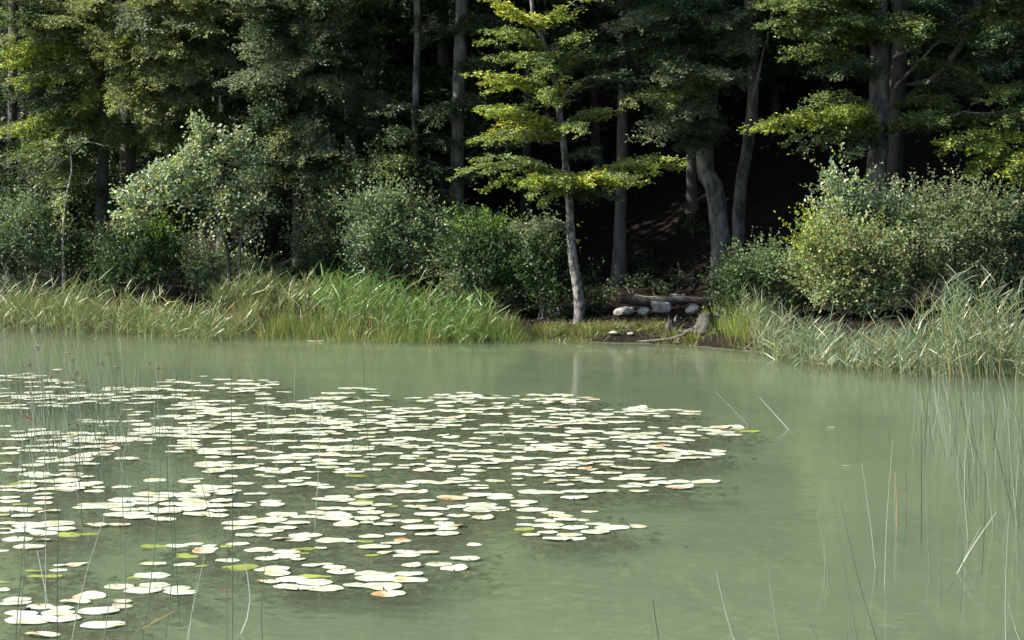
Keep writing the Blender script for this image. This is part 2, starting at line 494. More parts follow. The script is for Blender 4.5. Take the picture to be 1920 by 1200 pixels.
def tree(label, px_path, Y, r0, r1, mat=M_BEECH, name='beech_tree', crown=None, flare=1.6, top=17.0, group=None, wob=0.055):
    """px_path: photo pixels from base upward; the stem goes on beyond the picture to height top"""
    off = dY(px_path[0][0]) if name != 'forest_tree' else dY(px_path[0][0]) * .8
    Y = Y + off
    base = ground_at(px_path[0][0], Y); base[2] -= 0.08
    root = thing(name, base, label, 'tree', group)
    OFF[root.name] = off
    pts = [base] + [P(a, b, Y) for a, b in px_path[1:]]
    if top:
        d = pts[-1] - pts[-2]
        last = pts[-1]
        up = np.array([np.clip(d[0] / max(d[2], .1), -0.08, 0.08), 0, 1.0])
        zz = top - last[2]
        pts += [last + up * zz * 0.5, last + up * zz + np.array([rng.normal(0, .3), 0, 0])]
    trunk(root, pts, r0, r1, mat, flare, n=34, wob=wob)
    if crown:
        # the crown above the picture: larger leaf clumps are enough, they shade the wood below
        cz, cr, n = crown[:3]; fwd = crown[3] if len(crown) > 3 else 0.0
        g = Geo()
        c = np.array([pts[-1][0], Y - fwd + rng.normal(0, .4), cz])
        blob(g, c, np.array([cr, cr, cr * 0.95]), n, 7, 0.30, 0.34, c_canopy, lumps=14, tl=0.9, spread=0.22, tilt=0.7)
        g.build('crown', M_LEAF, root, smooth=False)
    return root

def B(root, x0, y0, x1, y1, Y0, Y1, W, layers, fn, **kw):
    d = OFF.get(root.name, 0.0)
    return bough(root, P(x0, y0, Y0 + d), P(x1, y1, Y1 + d), W, layers, fn, **kw)

def lobe(root, x, y, rx, ry, Y, depth, n, fn, size=0.085, wid=0.30, k=9, bias=(0, 0, 0.2), frm=None, name='foliage', mat=None, lumps=7, tl=0.32, tilt=0.55, shell=.55, spread=.05):
    g = Geo()
    c = P(x, y, Y); s = Y / FPX
    blob(g, c, (rx * s, depth, ry * s), n, k, size, wid, fn, bias, lumps=lumps, tl=tl, tilt=tilt, shell=shell, spread=spread)
    o = g.build(name, mat or M_LEAF, root, smooth=False)
    if frm is not None:
        gw = Geo()
        a = P(frm[0], frm[1], Y + .2)
        for q in range(3):
            e = c + rng.uniform(-.5, .5, 3) * np.array([rx * s, depth, ry * s])
            m_ = (a + e) / 2 + np.array([0, 0, 0.12])
            tube(gw, smooth_path([a, m_, e], 7), np.linspace(0.022, 0.005, 7), 5, cap=False)
        gw.build('branch', M_TWIG, o)
    return o

# ------------------------------------------------------------------ the young beech in the middle
HY0 = 52.6
hero = tree('slender young beech with yellowing boughs standing alone at the water edge',
            [(1085, 606), (1086, 560), (1076, 500), (1070, 440), (1067, 380), (1060, 300), (1050, 220), (1040, 150), (1022, 85), (1000, 30)],
            HY0, 0.125, 0.03, M_HERO, flare=1.15, top=10.5)
for a in [
    # x0,y0,x1,y1, Y at trunk, Y at tip, half width, layers, colour
    (1030, 110, 1010, 118, 52.6, 51.3, .7, 2, c_hero), (1045, 190, 1030, 200, 52.6, 51.3, .6, 2, c_hero), (1052, 240, 1075, 248, 52.6, 51.3, .7, 2, c_hero), (1062, 335, 1050, 345, 52.6, 51.2, .8, 3, c_hero), (1035, 140, 1000, 150, 52.6, 51.4, .6, 2, c_hero),
    (1010, 55, 922, 8, 52.6, 52.0, .55, 4, c_gold), (1012, 50, 1085, 22, 52.6, 52.2, .45, 3, c_beech_yel),
    (1030, 95, 905, 62, 52.6, 52.1, .55, 4, c_hero), (1030, 100, 1112, 62, 52.6, 52.0, .45, 3, c_hero),
    (1040, 128, 915, 108, 52.6, 51.9, .55, 4, c_hero), (1040, 140, 1112, 92, 52.6, 52.0, .45, 3, c_hero),
    (1048, 190, 872, 142, 52.6, 51.7, .50, 4, c_beech_yel), (1048, 175, 905, 160, 52.6, 52.3, .45, 2, c_gold),
    (1048, 188, 1062, 146, 52.6, 51.6, .35, 2, c_gold),
    (1055, 250, 895, 208, 52.6, 51.6, .60, 5, c_beech_yel), (1056, 262, 882, 268, 52.6, 51.8, .55, 4, c_hero),
    (1056, 235, 1165, 208, 52.6, 52.0, .50, 3, c_hero), (1056, 180, 1180, 140, 52.9, 53.3, .5, 3, c_beech_dark),
    (1062, 330, 868, 322, 52.6, 51.6, .65, 5, c_hero), (1062, 345, 960, 355, 52.6, 51.4, .6, 4, c_beech_yel), (1066, 345, 1130, 330, 52.6, 51.2, .4, 2, c_gold), (1050, 245, 930, 238, 52.6, 51.3, .4, 2, c_gold), (1020, 60, 985, 40, 52.6, 51.8, .35, 2, c_gold), (1066, 352, 1180, 352, 52.4, 51.2, .35, 2, c_gold),
    (1066, 355, 1276, 300, 52.6, 51.6, .60, 6, c_beech_yel), (1066, 345, 1180, 345, 52.6, 51.3, .6, 4, c_hero),
    (1068, 360, 1170, 378, 52.6, 52.0, .5, 3, c_beech_dark), (1060, 300, 1110, 290, 52.6, 52.2, .4, 3, c_beech_dark),
    (1066, 350, 1010, 385, 52.6, 51.8, .45, 3, c_hero), (1068, 420, 975, 440, 52.7, 52.1, .40, 3, c_grey),
]:
    B(hero, *a[:6], a[6] * .66, a[7] + 2, a[8], lateral_dz=-.15, rise=.05, dens=1.0)

# ------------------------------------------------------------------ trees on the left
tA = tree('beech at the far left edge with bright yellow green boughs', [(190, 560), (192, 300), (190, 180), (178, 60), (172, 0)], 57.0, 0.17, 0.10, M_DARKBARK, crown=(16.0, 2.0, 200, -1.5), top=13)
for a in [(165, 90, 10, 40, 57, 55.2, .75, 5, c_beech), (175, 100, -20, 120, 57, 54.8, .80, 6, c_beech_yel), (170, 60, 90, 50, 57, 55.0, .7, 4, c_olive),
          (180, 130, 60, 140, 57, 55.2, .7, 5, c_beech), (180, 150, 20, 185, 57, 55.2, .7, 5, c_beech_dark), (185, 190, 60, 205, 57, 55.5, .7, 5, c_beech_dark),
          (185, 215, -10, 255, 57, 55.0, .75, 5, c_beech_yel), (185, 240, 60, 275, 57, 55.2, .6, 4, c_beech_yel), (180, 60, 150, 10, 57, 55.5, .6, 4, c_beech),
          (185, 170, 135, 215, 57, 55.0, .5, 3, c_beech_yel), (188, 260, 110, 330, 57, 55.8, .6, 4, c_beech_dark), (170, 40, -10, -10, 57, 55.8, .8, 4, c_olive)]:
    B(tA, *a)
bare_branch(tA, [P(178, 88, 61.7), P(110, 130, 60.7), P(50, 150, 59.9), P(0, 160, 59.7)], .035, .01)

tB = tree('beech with a broad drooping curtain of olive foliage left of centre', [(235, 560), (240, 300), (238, 130), (232, 0)], 57.6, 0.22, 0.14, M_DARKBARK, crown=(16.0, 2.2, 240, -1.5), top=13.5)
for a in [(245, 60, 380, 20, 57.6, 55.4, .9, 6, c_olive), (240, 90, 215, 120, 57.6, 54.8, .8, 6, c_olive), (245, 80, 330, 105, 57.6, 54.6, .9, 7, c_olive),
          (245, 110, 300, 160, 57.6, 54.4, .85, 7, c_olive), (245, 130, 240, 200, 57.4, 54.4, .8, 6, c_olive), (245, 140, 370, 150, 57.6, 54.8, .85, 6, c_grey),
          (250, 170, 280, 235, 57.4, 54.4, .6, 5, c_olive), (250, 180, 340, 205, 57.6, 54.8, .7, 5, c_olive), (245, 40, 195, 20, 57.6, 55.2, .7, 5, c_olive),
          (245, 95, 225, 85, 57.6, 54.6, .5, 3, c_beech_yel), (250, 30, 300, 0, 57.6, 55.0, .8, 5, c_olive), (250, 200, 300, 280, 57.6, 55.4, .5, 3, c_olive),
          (250, 150, 400, 215, 57.6, 56, .7, 4, c_beech_dark), (250, 90, 450, 130, 57.6, 55.6, .8, 5, c_grey), (250, 30, 440, 30, 57.6, 55.4, .9, 5, c_olive), (250, 160, 440, 180, 57.6, 55.8, .7, 5, c_grey), (250, 50, 400, 60, 57.6, 54.8, .9, 6, c_olive), (245, 70, 430, 80, 57.6, 56, .8, 5, c_grey)]:
    B(tB, *a, lateral_dz=-0.34)

tC = tree('tall grey beech behind the pale round-leaved tree', [(560, 560), (560, 420), (555, 260), (545, 60), (542, 0)], 57.2, 0.15, 0.11, M_DARKBARK, crown=(12.6, 3.3, 560, 2.6), top=13)
for a in [(545, 60, 470, 110, 57.2, 55.2, .8, 5, c_grey), (545, 70, 620, 60, 57.2, 55.2, .8, 5, c_grey), (548, 90, 510, 150, 57.2, 55.0, .8, 5, c_grey),
          (545, 40, 480, 30, 57.2, 55.6, .8, 5, c_beech_dark), (548, 100, 600, 120, 57.2, 55.0, .8, 6, c_grey), (552, 180, 490, 215, 57.2, 55.4, .7, 4, c_beech_dark),
          (555, 220, 590, 260, 57.2, 55.4, .7, 5, c_grey), (556, 240, 520, 290, 57.2, 55.2, .6, 5, c_olive), (558, 270, 570, 310, 57.2, 55.2, .6, 4, c_grey),
          (545, 20, 600, 0, 57.2, 55.5, .8, 5, c_grey), (550, 130, 430, 160, 57.2, 55.4, .8, 5, c_grey), (550, 160, 620, 165, 57.2, 55.2, .8, 5, c_grey), (548, 20, 440, 0, 57.2, 55.2, .9, 5, c_grey), (552, 200, 450, 245, 57.2, 55.6, .7, 4, c_beech_dark), (556, 230, 640, 200, 57.2, 56, .7, 4, c_beech_dark), (558, 330, 620, 390, 57.2, 56, .6, 4, c_grey),
          (560, 380, 640, 440, 57.2, 55.8, .6, 4, c_grey), (558, 300, 500, 330, 57.2, 56.0, .5, 3, c_beech_dark)]:
    B(tC, *a, lateral_dz=-0.30)

# ------------------------------------------------------------------ trees in the middle
tD = tree('straight pale beech trunk half wrapped in foliage, left of the thin trunk', [(664, 540), (660, 330), (656, 200), (650, 100), (648, 0)], 58.6, 0.17, 0.14, M_BEECH, crown=(12.4, 3.3, 560, 2.8), top=14)
for a in [(652, 60, 600, 70, 58.6, 56.6, .8, 5, c_grey), (652, 90, 700, 60, 58.6, 56.8, .8, 5, c_beech_dark), (655, 140, 620, 170, 58.6, 57, .7, 4, c_grey),
          (650, 20, 720, 10, 58.6, 56.8, .8, 5, c_beech_dark), (658, 220, 720, 260, 58.6, 57.2, .6, 4, c_beech_dark), (650, 30, 610, 20, 58.6, 56.8, .8, 5, c_grey)]:
    B(tD, *a)
tE = tree('thin straight trunk with a sunlit left edge', [(776, 540), (777, 380), (779, 200), (783, 80), (782, 0)], 57.6, 0.085, 0.09, M_BEECH, crown=(12.6, 2.9, 440, 2.6), top=14)
for a in [(778, 205, 700, 215, 57.6, 56.4, .5, 3, c_beech_dark), (778, 225, 860, 210, 57.6, 56.6, .5, 3, c_beech_dark), (777, 290, 700, 330, 57.6, 56.2, .55, 4, c_beech),
          (777, 300, 830, 320, 57.6, 56.4, .5, 3, c_beech_dark), (776, 260, 730, 270, 57.6, 56.0, .5, 4, c_beech_dark)]:
    B(tE, *a)
tF = tree('taller grey trunk just left of the yellowing young beech', [(855, 540), (857, 400), (858, 250), (862, 120), (866, 0)], 58.0, 0.175, 0.15, M_BEECH, crown=(12.2, 3.3, 560, 3.0), top=14)
for a in [(862, 60, 790, 60, 58, 57, .6, 3, c_beech_dark), (860, 200, 800, 240, 58, 56.8, .6, 4, c_beech_dark), (860, 130, 920, 120, 58, 56.6, .7, 5, c_beech_dark),
          (862, 180, 930, 210, 58, 56.6, .6, 4, c_beech_dark), (862, 40, 960, 60, 58, 57, .8, 5, c_beech_dark), (858, 330, 930, 340, 58, 57, .6, 3, c_beech_dark)]:
    B(tF, *a)

tG = tree('thick grey beech with a swollen base right of the clearing', [(1348, 545), (1352, 470), (1340, 360), (1322, 310), (1326, 220), (1340, 100), (1344, 0)], 56.6, 0.25, 0.15, M_BEECH, crown=(12.4, 3.3, 560, 1.6), top=14, flare=1.25)
for a in [(1330, 150, 1250, 150, 56.6, 54.4, .8, 6, c_grey), (1330, 170, 1370, 150, 56.6, 54.4, .7, 5, c_grey), (1328, 190, 1180, 195, 56.6, 54.2, .6, 5, c_olive),
          (1328, 210, 1260, 215, 56.6, 54.4, .8, 5, c_grey), (1326, 230, 1345, 250, 56.6, 54.6, .7, 5, c_beech_dark), (1326, 250, 1290, 280, 56.6, 54.8, .7, 5, c_beech_dark),
          (1335, 90, 1230, 60, 56.6, 55, .8, 5, c_beech_dark), (1340, 60, 1380, 40, 56.6, 55, .8, 5, c_grey), (1338, 40, 1250, 10, 56.6, 55, .8, 5, c_beech_dark), (1335, 80, 1390, 95, 56.6, 55, .7, 4, c_grey)]:
    B(tG, *a)
tH = tree('slim curved beech stem beside the thick swollen trunk', [(1380, 545), (1384, 450), (1388, 360), (1404, 260), (1412, 180), (1408, 80), (1405, 0)], 57.4, 0.155, 0.13, M_BEECH, crown=(12.6, 3.0, 440, 1.6), top=14, flare=1.2)
bare_branch(tH, [P(1402, 270, 57.4), P(1415, 170, 57.3), P(1432, 100, 57.1), P(1440, 60, 57)], .06, .02)
for a in [(1405, 60, 1370, 30, 57.4, 56, .6, 4, c_beech_dark), (1406, 120, 1350, 110, 57.4, 56.2, .6, 4, c_beech_dark)]:
    B(tH, *a)
tI = tree('broad beech trunk at right behind the bushes, spotted with lichen', [(1640, 545), (1642, 380), (1645, 260), (1650, 120), (1645, 0)], 54.8, 0.26, 0.20, M_BEECH, crown=(12.6, 3.5, 544), top=14, flare=1.3)
for a in [(1640, 60, 1420, 12, 54.8, 52.4, .8, 6, c_beech), (1640, 90, 1470, 60, 54.8, 52.6, .7, 5, c_beech), (1640, 80, 1590, 40, 54.8, 52.6, .8, 6, c_beech), (1650, 60, 1690, 50, 54.8, 52.8, .8, 5, c_beech),
          (1640, 130, 1465, 100, 54.8, 53, .6, 5, c_beech), (1640, 150, 1560, 130, 54.8, 53.2, .7, 5, c_beech_dark), (1640, 205, 1505, 205, 54.8, 53.0, .4, 3, c_beech),
          (1645, 245, 1418, 243, 54.8, 52.2, .55, 6, c_beech_yel), (1640, 235, 1560, 215, 54.8, 52.0, .5, 4, c_beech_yel), (1640, 255, 1500, 285, 54.8, 52.4, .5, 4, c_beech),
          (1655, 250, 1780, 230, 54.8, 52.6, .55, 5, c_beech), (1650, 270, 1580, 300, 54.8, 53, .5, 3, c_beech_dark), (1650, 20, 1560, -10, 54.8, 52.6, .8, 5, c_beech)]:
    B(tI, *a)
bare_branch(tI, [P(1640, 92, 54.8), P(1625, 60, 54.4), P(1612, 52, 54.2)], .04, .015)
tJ = tree('grey beech trunk standing close behind the lichen spotted one', [(1672, 545), (1672, 380), (1678, 260), (1686, 120), (1690, 0)], 55.8, 0.22, 0.18, M_DARKBARK, crown=(12.8, 3.5, 544), top=14, flare=1.3)
bare_branch(tJ, [P(1672, 110, 55.6), P(1740, 75, 55.2), P(1810, 35, 54.8), P(1860, 5, 54.6)], .05, .02)
bare_branch(tJ, [P(1678, 165, 55.6), P(1710, 130, 55.2), P(1770, 70, 55), P(1880, 20, 54.6)], .05, .018)
bare_branch(tJ, [P(1688, 190, 55.8), P(1740, 160, 55.6), P(1790, 100, 55.4), P(1830, 40, 55.2)], .10, .06)
for a in [(1700, 180, 1830, 175, 55.8, 54, .7, 4, c_beech_dark), (1690, 200, 1760, 190, 55.8, 54, .6, 4, c_beech), (1800, 40, 1920, 20, 55, 53.6, .9, 6, c_beech), (1800, 80, 1900, 100, 55, 53.8, .9, 5, c_beech_dark),
          (1700, 250, 1900, 235, 55.8, 53.6, .6, 5, c_beech), (1760, 60, 1720, 10, 55, 53.8, .8, 5, c_beech_dark), (1850, 20, 1940, 60, 55, 53.6, .8, 5, c_beech)]:
    B(tJ, *a)
tK = tree('beech with yellow green leaves whose low boughs hang in at the right edge', [(1985, 545), (1980, 300), (1975, 0)], 54.6, 0.24, 0.18, M_BEECH, crown=(12.5, 3.5, 544), top=14)
bare_branch(tK, [P(1978, 205, 54.6), P(1900, 208, 54), P(1840, 211, 53.6), P(1790, 216, 53.4)], .035, .012)
bare_branch(tK, [P(1978, 300, 54.6), P(1880, 290, 53.8), P(1810, 272, 53.4), P(1778, 258, 53.2)], .03, .008)
for a in [(1975, 270, 1800, 285, 54.6, 52.6, .6, 4, c_beech_yel), (1900, 285, 1830, 325, 53.8, 52.6, .5, 4, c_beech_yel), (1975, 290, 1880, 330, 54.6, 52.4, .5, 4, c_beech_yel), (1975, 225, 1880, 235, 54.6, 52.6, .5, 4, c_beech),
          (1975, 100, 1850, 130, 54.6, 53.2, .8, 5, c_beech_dark), (1975, 40, 1860, 50, 54.6, 53.2, .8, 5, c_beech), (1975, 310, 1900, 345, 54.6, 52.6, .45, 3, c_beech_yel)]:
    B(tK, *a)

def more(root, x, Y, lst, fns, W=.75):
    for x1, y0, y1, d in lst:
        B(root, x, y0, x1, y1, Y, Y - d, W, 4, fns[int(rng.integers(0, len(fns)))])
more(tA, 183, 57, [(60, 30, 60, 1.4), (110, 110, 150, 1.9), (40, 150, 165, 1.6), (250, 60, 100, 1.2), (90, 230, 240, 1.5), (20, 280, 300, 1.5), (150, 10, 20, 2.0), (-10, 70, 80, 2.2), (250, 220, 260, 1.0), (70, 310, 345, 1.2)], (c_beech, c_olive, c_beech_yel))
more(tB, 240, 57.6, [(340, 20, 50, 2.8), (400, 110, 130, 2.2), (360, 170, 190, 2.4), (180, 60, 90, 2.2), (320, 240, 280, 2.0), (420, 200, 240, 1.6), (190, 240, 270, 1.4), (390, -10, 0, 2.4), (280, 20, 60, 3.0)], (c_olive, c_olive, c_grey), .85)
more(tC, 550, 57.2, [(470, 60, 70, 2.0), (640, 90, 110, 1.6), (480, 180, 180, 1.8), (610, 20, 30, 2.2), (620, 260, 290, 1.6), (500, 260, 270, 1.6), (470, 320, 350, 1.2), (640, 330, 350, 1.4)], (c_grey, c_olive, c_beech_dark))
more(tD, 655, 58.6, [(720, 110, 130, 1.4), (590, 120, 150, 1.4), (720, 180, 190, 1.2), (600, 230, 250, 1.2)], (c_grey, c_beech_dark))
more(tE, 780, 57.6, [(840, 260, 280, 1.0), (840, 360, 380, 1.0)], (c_beech_dark, c_beech), .5)
more(tF, 862, 58, [(960, 260, 280, 1.2), (780, 320, 340, 1.0), (940, 400, 420, 1.2)], (c_beech_dark, c_beech), .5)
more(tG, 1335, 56.6, [(1200, 110, 120, 2.0), (1150, 40, 60, 1.8), (1420, 60, 90, 1.8), (1210, 240, 260, 2.0), (1130, 90, 110, 1.5), (1270, 20, 30, 2.2)], (c_grey, c_beech_dark, c_beech))
more(tI, 1645, 54.8, [(1480, 30, 40, 2.2), (1530, 50, 70, 2.4), (1740, 60, 70, 1.8), (1500, 0, 5, 2.2)], (c_beech, c_beech, c_olive), .6)
more(tJ, 1700, 55.8, [(1840, 120, 150, 1.6), (1800, 200, 210, 1.6), (1900, 160, 180, 1.6), (1880, 70, 90, 2.0), (1860, 0, 0, 2.2)], (c_beech, c_beech_dark), .55)
more(tK, 1975, 54.6, [(1850, 170, 190, 1.4), (1830, 80, 90, 1.6), (1880, 0, 10, 1.6), (1890, 200, 215, 1.2)], (c_beech, c_beech_dark))
# the darker wood up the slope
FOREST = [(20, 60, .14), (330, 61, .16), (420, 62, .15), (500, 64, .14), (600, 63, .17), (705, 62, .10), (735, 65, .13), (830, 62, .16), (915, 66, .14),
          (985, 63, .12), (1160, 58.6, .15), (1125, 66, .15), (1215, 68, .14), (1297, 60.5, .13), (1442, 63, .10), (1490, 67, .15), (1545, 64, .13),
          (1590, 69, .15), (1730, 62, .14), (1770, 66, .15), (1830, 63, .17), (1890, 61, .14), (460, 70, .16), (1380, 71, .17), (1030, 71, .15), (1660, 72, .17), (270, 69, .16), (660, 71, .17), (120, 66, .15)]
PLACE = ['between the olive curtain and the left edge', 'behind the olive curtain of leaves', 'behind the pale round-leaved tree', 'behind the grey beech left of centre',
         'right of the grey beech left of centre', 'just left of the thin sunlit trunk', 'close left of the thin sunlit trunk', 'close left of the tall grey trunk at centre',
         'left behind the yellowing young beech', 'directly behind the yellowing boughs', 'in the clearing right of the young beech, sturdy', 'high up the slope right of the young beech',
         'far up the slope above the clearing', 'just left of the swollen beech base', 'right of the slim curved stem, very thin', 'in the dark gap right of the curved stem',
         'in the dark gap left of the lichen spotted trunk', 'far up the slope left of the lichen spotted trunk', 'right of the paired trunks', 'far behind the diagonal bare branches',
         'behind the right boughs, broad', 'near the right edge behind the bushes', 'far up the slope behind the grey beech',
         'far up behind the swollen trunk', 'high on the slope behind the young beech', 'far up behind the paired trunks', 'far behind the olive curtain', 'far up the slope left of the thin sunlit trunk', 'far up the slope at left']
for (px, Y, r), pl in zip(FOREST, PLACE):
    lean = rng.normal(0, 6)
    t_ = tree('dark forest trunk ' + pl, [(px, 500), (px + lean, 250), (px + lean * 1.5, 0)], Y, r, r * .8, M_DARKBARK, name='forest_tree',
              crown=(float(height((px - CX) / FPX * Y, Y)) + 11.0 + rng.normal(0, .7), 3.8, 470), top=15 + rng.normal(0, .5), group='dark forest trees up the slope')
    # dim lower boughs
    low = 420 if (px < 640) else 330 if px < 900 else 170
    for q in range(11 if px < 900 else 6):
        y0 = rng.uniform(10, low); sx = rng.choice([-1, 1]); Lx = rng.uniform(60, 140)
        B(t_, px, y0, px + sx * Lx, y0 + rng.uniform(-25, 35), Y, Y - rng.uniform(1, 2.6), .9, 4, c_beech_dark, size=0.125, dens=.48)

# far foliage up the slope reads as one dark mass
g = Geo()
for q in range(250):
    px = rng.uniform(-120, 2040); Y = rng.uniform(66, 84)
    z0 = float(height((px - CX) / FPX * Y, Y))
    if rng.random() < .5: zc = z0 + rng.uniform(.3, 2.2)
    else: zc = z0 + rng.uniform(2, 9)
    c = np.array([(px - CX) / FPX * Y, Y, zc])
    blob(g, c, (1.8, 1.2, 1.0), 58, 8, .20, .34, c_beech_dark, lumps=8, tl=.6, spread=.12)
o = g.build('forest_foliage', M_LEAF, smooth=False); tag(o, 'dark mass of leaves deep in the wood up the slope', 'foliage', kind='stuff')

# ------------------------------------------------------------------ shrubs and small trees on the bank
def shrub(label, px, Y, lobes, name='shrub', stems=5, group=None, mat=None, size=.075, wid=.33, cat='shrub', k=9, tl=.32, bias=(0, 0, .35), grow=False):
    Y = Y + dY(px)
    base = ground_at(px, Y); base[2] -= .03
    root = thing(name, base, label, cat, group)
    gw = Geo()
    for (x, y, rx, ry, dep, n, fn) in lobes:
        g = Geo(); s = Y / FPX
        c = base + np.array([0, 0, .22]) if grow else P(x, y, Y - dep * .3)
        for _q in range(1 if grow else 4):
            f_ = 1.0 if grow else rng.uniform(.42, .72)
            off = np.zeros(3) if grow else norm(rng.normal(0, 1, (1, 3)))[0] * np.array([rx * s, dep, ry * s]) * rng.uniform(.25, .62)
            blob(g, c + off, (rx * s * f_, dep * f_, ry * s * f_ * rng.uniform(.8, 1.3)), int(n * (.72 if grow else .2)), k, size * rng.uniform(.85, 1.15), wid, fn, bias, lumps=6, tl=tl, tilt=.6)
        ns = max(4, n // 4)
        q_ = norm(rng.normal(0, 1, (ns, 3)) * np.array([1, .7, .8]) + np.array([0, -.15, .45]))
        rr_ = np.array([rx * s, dep, ry * s])
        twigs(g, c + q_ * rr_ * rng.uniform(.6, .95, (ns, 1)), norm(q_ + np.array([0, 0, .9]) + rng.normal(0, .35, (ns, 3))), norm(UP + rng.normal(0, .6, (ns, 3))), rng.uniform(.25, .95, ns) * (.5 if grow else 1), 12, size * 1.05, wid, fn, .03, .6, .12)
        g.build('foliage', mat or M_LEAF, root, smooth=False)
        for q in range(stems):
            e = c + rng.uniform(-.7, .7, 3) * np.array([rx * s, dep, ry * s])
            m_ = base * .4 + e * .6 + np.array([0, 0, -.1]) + rng.normal(0, .06, 3)
            tube(gw, smooth_path([base + rng.normal(0, .05, 3) * np.array([1, 1, 0]), m_, e], 8), np.linspace(.022, .005, 8), 5, cap=False)
    gw.build('stems', M_TWIG, root)
    return root

# pale round-leaved tree with two stems
AY = 54.2 + dY(432)
base = ground_at(432, AY); base[2] -= .05
alder = thing('alder_tree', base, 'small pale green round-leaved tree with two thin dark stems behind the reeds', 'tree')
trunk(alder, [base, P(428, 480, AY), P(418, 440, AY), P(408, 400, AY), P(385, 350, AY), P(350, 320, AY)], .055, .02, M_DARKBARK, 1.2)
trunk(alder, [ground_at(448, AY) - [0, 0, .05], P(450, 470, AY), P(456, 420, AY), P(448, 360, AY), P(430, 300, AY)], .045, .015, M_DARKBARK, 1.2)
for (x, y, rx, ry, dep, n) in [(290, 335, 62, 28, .5, 260), (262, 375, 50, 28, .5, 220), (238, 408, 30, 18, .3, 90), (340, 320, 50, 32, .5, 230), (380, 285, 32, 40, .4, 170), (386, 250, 16, 32, .3, 70),
                               (430, 310, 52, 42, .5, 300), (470, 345, 34, 36, .4, 180), (415, 385, 58, 34, .5, 330), (470, 400, 40, 30, .4, 180), (370, 365, 44, 26, .45, 190), (325, 365, 44, 30, .4, 150), (440, 275, 40, 22, .3, 110), (235, 425, 26, 16, .3, 60)]:
    lobe(alder, x, y, rx, ry, AY - .2, dep, int(n * .52), c_pale, size=.09, wid=.40, k=8, mat=M_LEAFG, name='foliage', bias=(0, 0, .6), tl=.36, frm=(395, 345), spread=.06)
shrub('bushy pale green undergrowth around the stems of the round-leaved tree', 405, 55.0, [(385, 490, 40, 42, .4, 240, c_pale), (455, 505, 28, 30, .3, 110, c_pale), (380, 525, 42, 22, .4, 120, c_pale)], mat=M_LEAFG, wid=.40)
shrub('dark green bush left of the pale round-leaved tree', 275, 54.6, [(260, 470, 66, 46, .7, 420, c_shrub_dark), (310, 500, 50, 40, .6, 260, c_shrub_dark), (230, 510, 60, 34, .6, 260, c_shrub_dark), (280, 445, 40, 26, .4, 120, c_bright)])
shrub('silvery green bush at the left edge behind the reeds', 50, 55.4, [(40, 440, 62, 58, .7, 480, c_shrub), (85, 480, 55, 40, .6, 300, c_shrub), (10, 490, 60, 42, .7, 320, c_shrub_dark), (60, 405, 40, 30, .4, 130, c_shrub)], mat=M_LEAFG)
shrub('low dark bush between the left bush and the dark bush', 160, 55.6, [(150, 500, 60, 34, .6, 260, c_shrub_dark), (190, 480, 40, 40, .6, 180, c_shrub_dark)])
shrub('dark leafy thicket behind the spindly sapling', 110, 57.5, [(60, 380, 90, 50, .8, 420, c_beech_dark), (150, 400, 80, 60, .8, 460, c_beech_dark), (110, 450, 90, 50, .8, 420, c_shrub_dark), (190, 350, 60, 50, .8, 300, c_beech_dark)], stems=3)
shrub('dark thicket behind the crown of the round-leaved tree', 330, 57.5, [(260, 400, 70, 50, .8, 330, c_beech_dark), (500, 420, 40, 50, .7, 200, c_beech_dark), (330, 420, 60, 60, .8, 300, c_shrub_dark)], stems=3)
# thin pale sapling
SY = 55.0 + dY(120)
sb = ground_at(120, SY)
sap = thing('sapling', sb, 'spindly sapling with a crooked pale stem and bare twigs at far left', 'tree')
trunk(sap, [sb, P(118, 470, SY), P(119, 420, SY), P(124, 370, SY), P(134, 320, SY), P(132, 290, SY)], .042, .014, M_PALE, 1.1)
for pts in [[(133, 300), (100, 304), (60, 312), (10, 325), (-20, 320)], [(132, 292), (122, 268), (108, 236)], [(130, 295), (150, 270), (175, 268), (205, 272)], [(126, 350), (90, 350), (50, 355), (0, 350)], [(120, 300), (80, 325), (40, 318), (0, 312)]]:
    bare_branch(sap, [P(a, b, SY - .2 - .2 * i_) for i_, (a, b) in enumerate(pts)], .012, .004, M_TWIG)
for x, y, rx, ry, n in [(105, 285, 26, 12, 45), (115, 375, 14, 16, 22), (150, 270, 20, 9, 20), (110, 400, 12, 20, 22)]:
    lobe(sap, x, y, rx, ry, SY - .2, .25, n, c_pale, size=.075, wid=.38, k=7, name='foliage', tl=.2)

shrub('large grey green bush in the middle behind the reeds', 740, 54.4, [(735, 400, 58, 36, .6, 330, c_shrub), (760, 440, 74, 46, .8, 560, c_shrub), (700, 455, 50, 44, .6, 300, c_shrub), (800, 485, 66, 38, .7, 380, c_shrub), (740, 500, 80, 36, .7, 420, c_shrub_dark), (680, 390, 40, 30, .4, 130, c_shrub)], mat=M_LEAFG)
shrub('dark bush with bright green upright shoots left of the young beech', 900, 53.9, [(890, 470, 62, 42, .7, 420, c_shrub_dark), (920, 510, 66, 46, .7, 480, c_shrub_dark), (860, 520, 50, 40, .6, 280, c_shrub), (960, 470, 46, 30, .5, 190, c_shrub), (900, 435, 50, 20, .4, 110, c_bright), (950, 520, 20, 26, .3, 50, c_bright), (980, 550, 40, 36, .5, 200, c_shrub_dark)])
shrub('dim shrub hugging the base of the young beech', 1020, 53.6, [(1015, 500, 46, 54, .6, 300, c_shrub_dark), (1040, 560, 50, 36, .5, 230, c_shrub_dark), (1010, 455, 36, 30, .4, 120, c_shrub), (1118, 560, 24, 20, .3, 50, c_shrub_dark)])
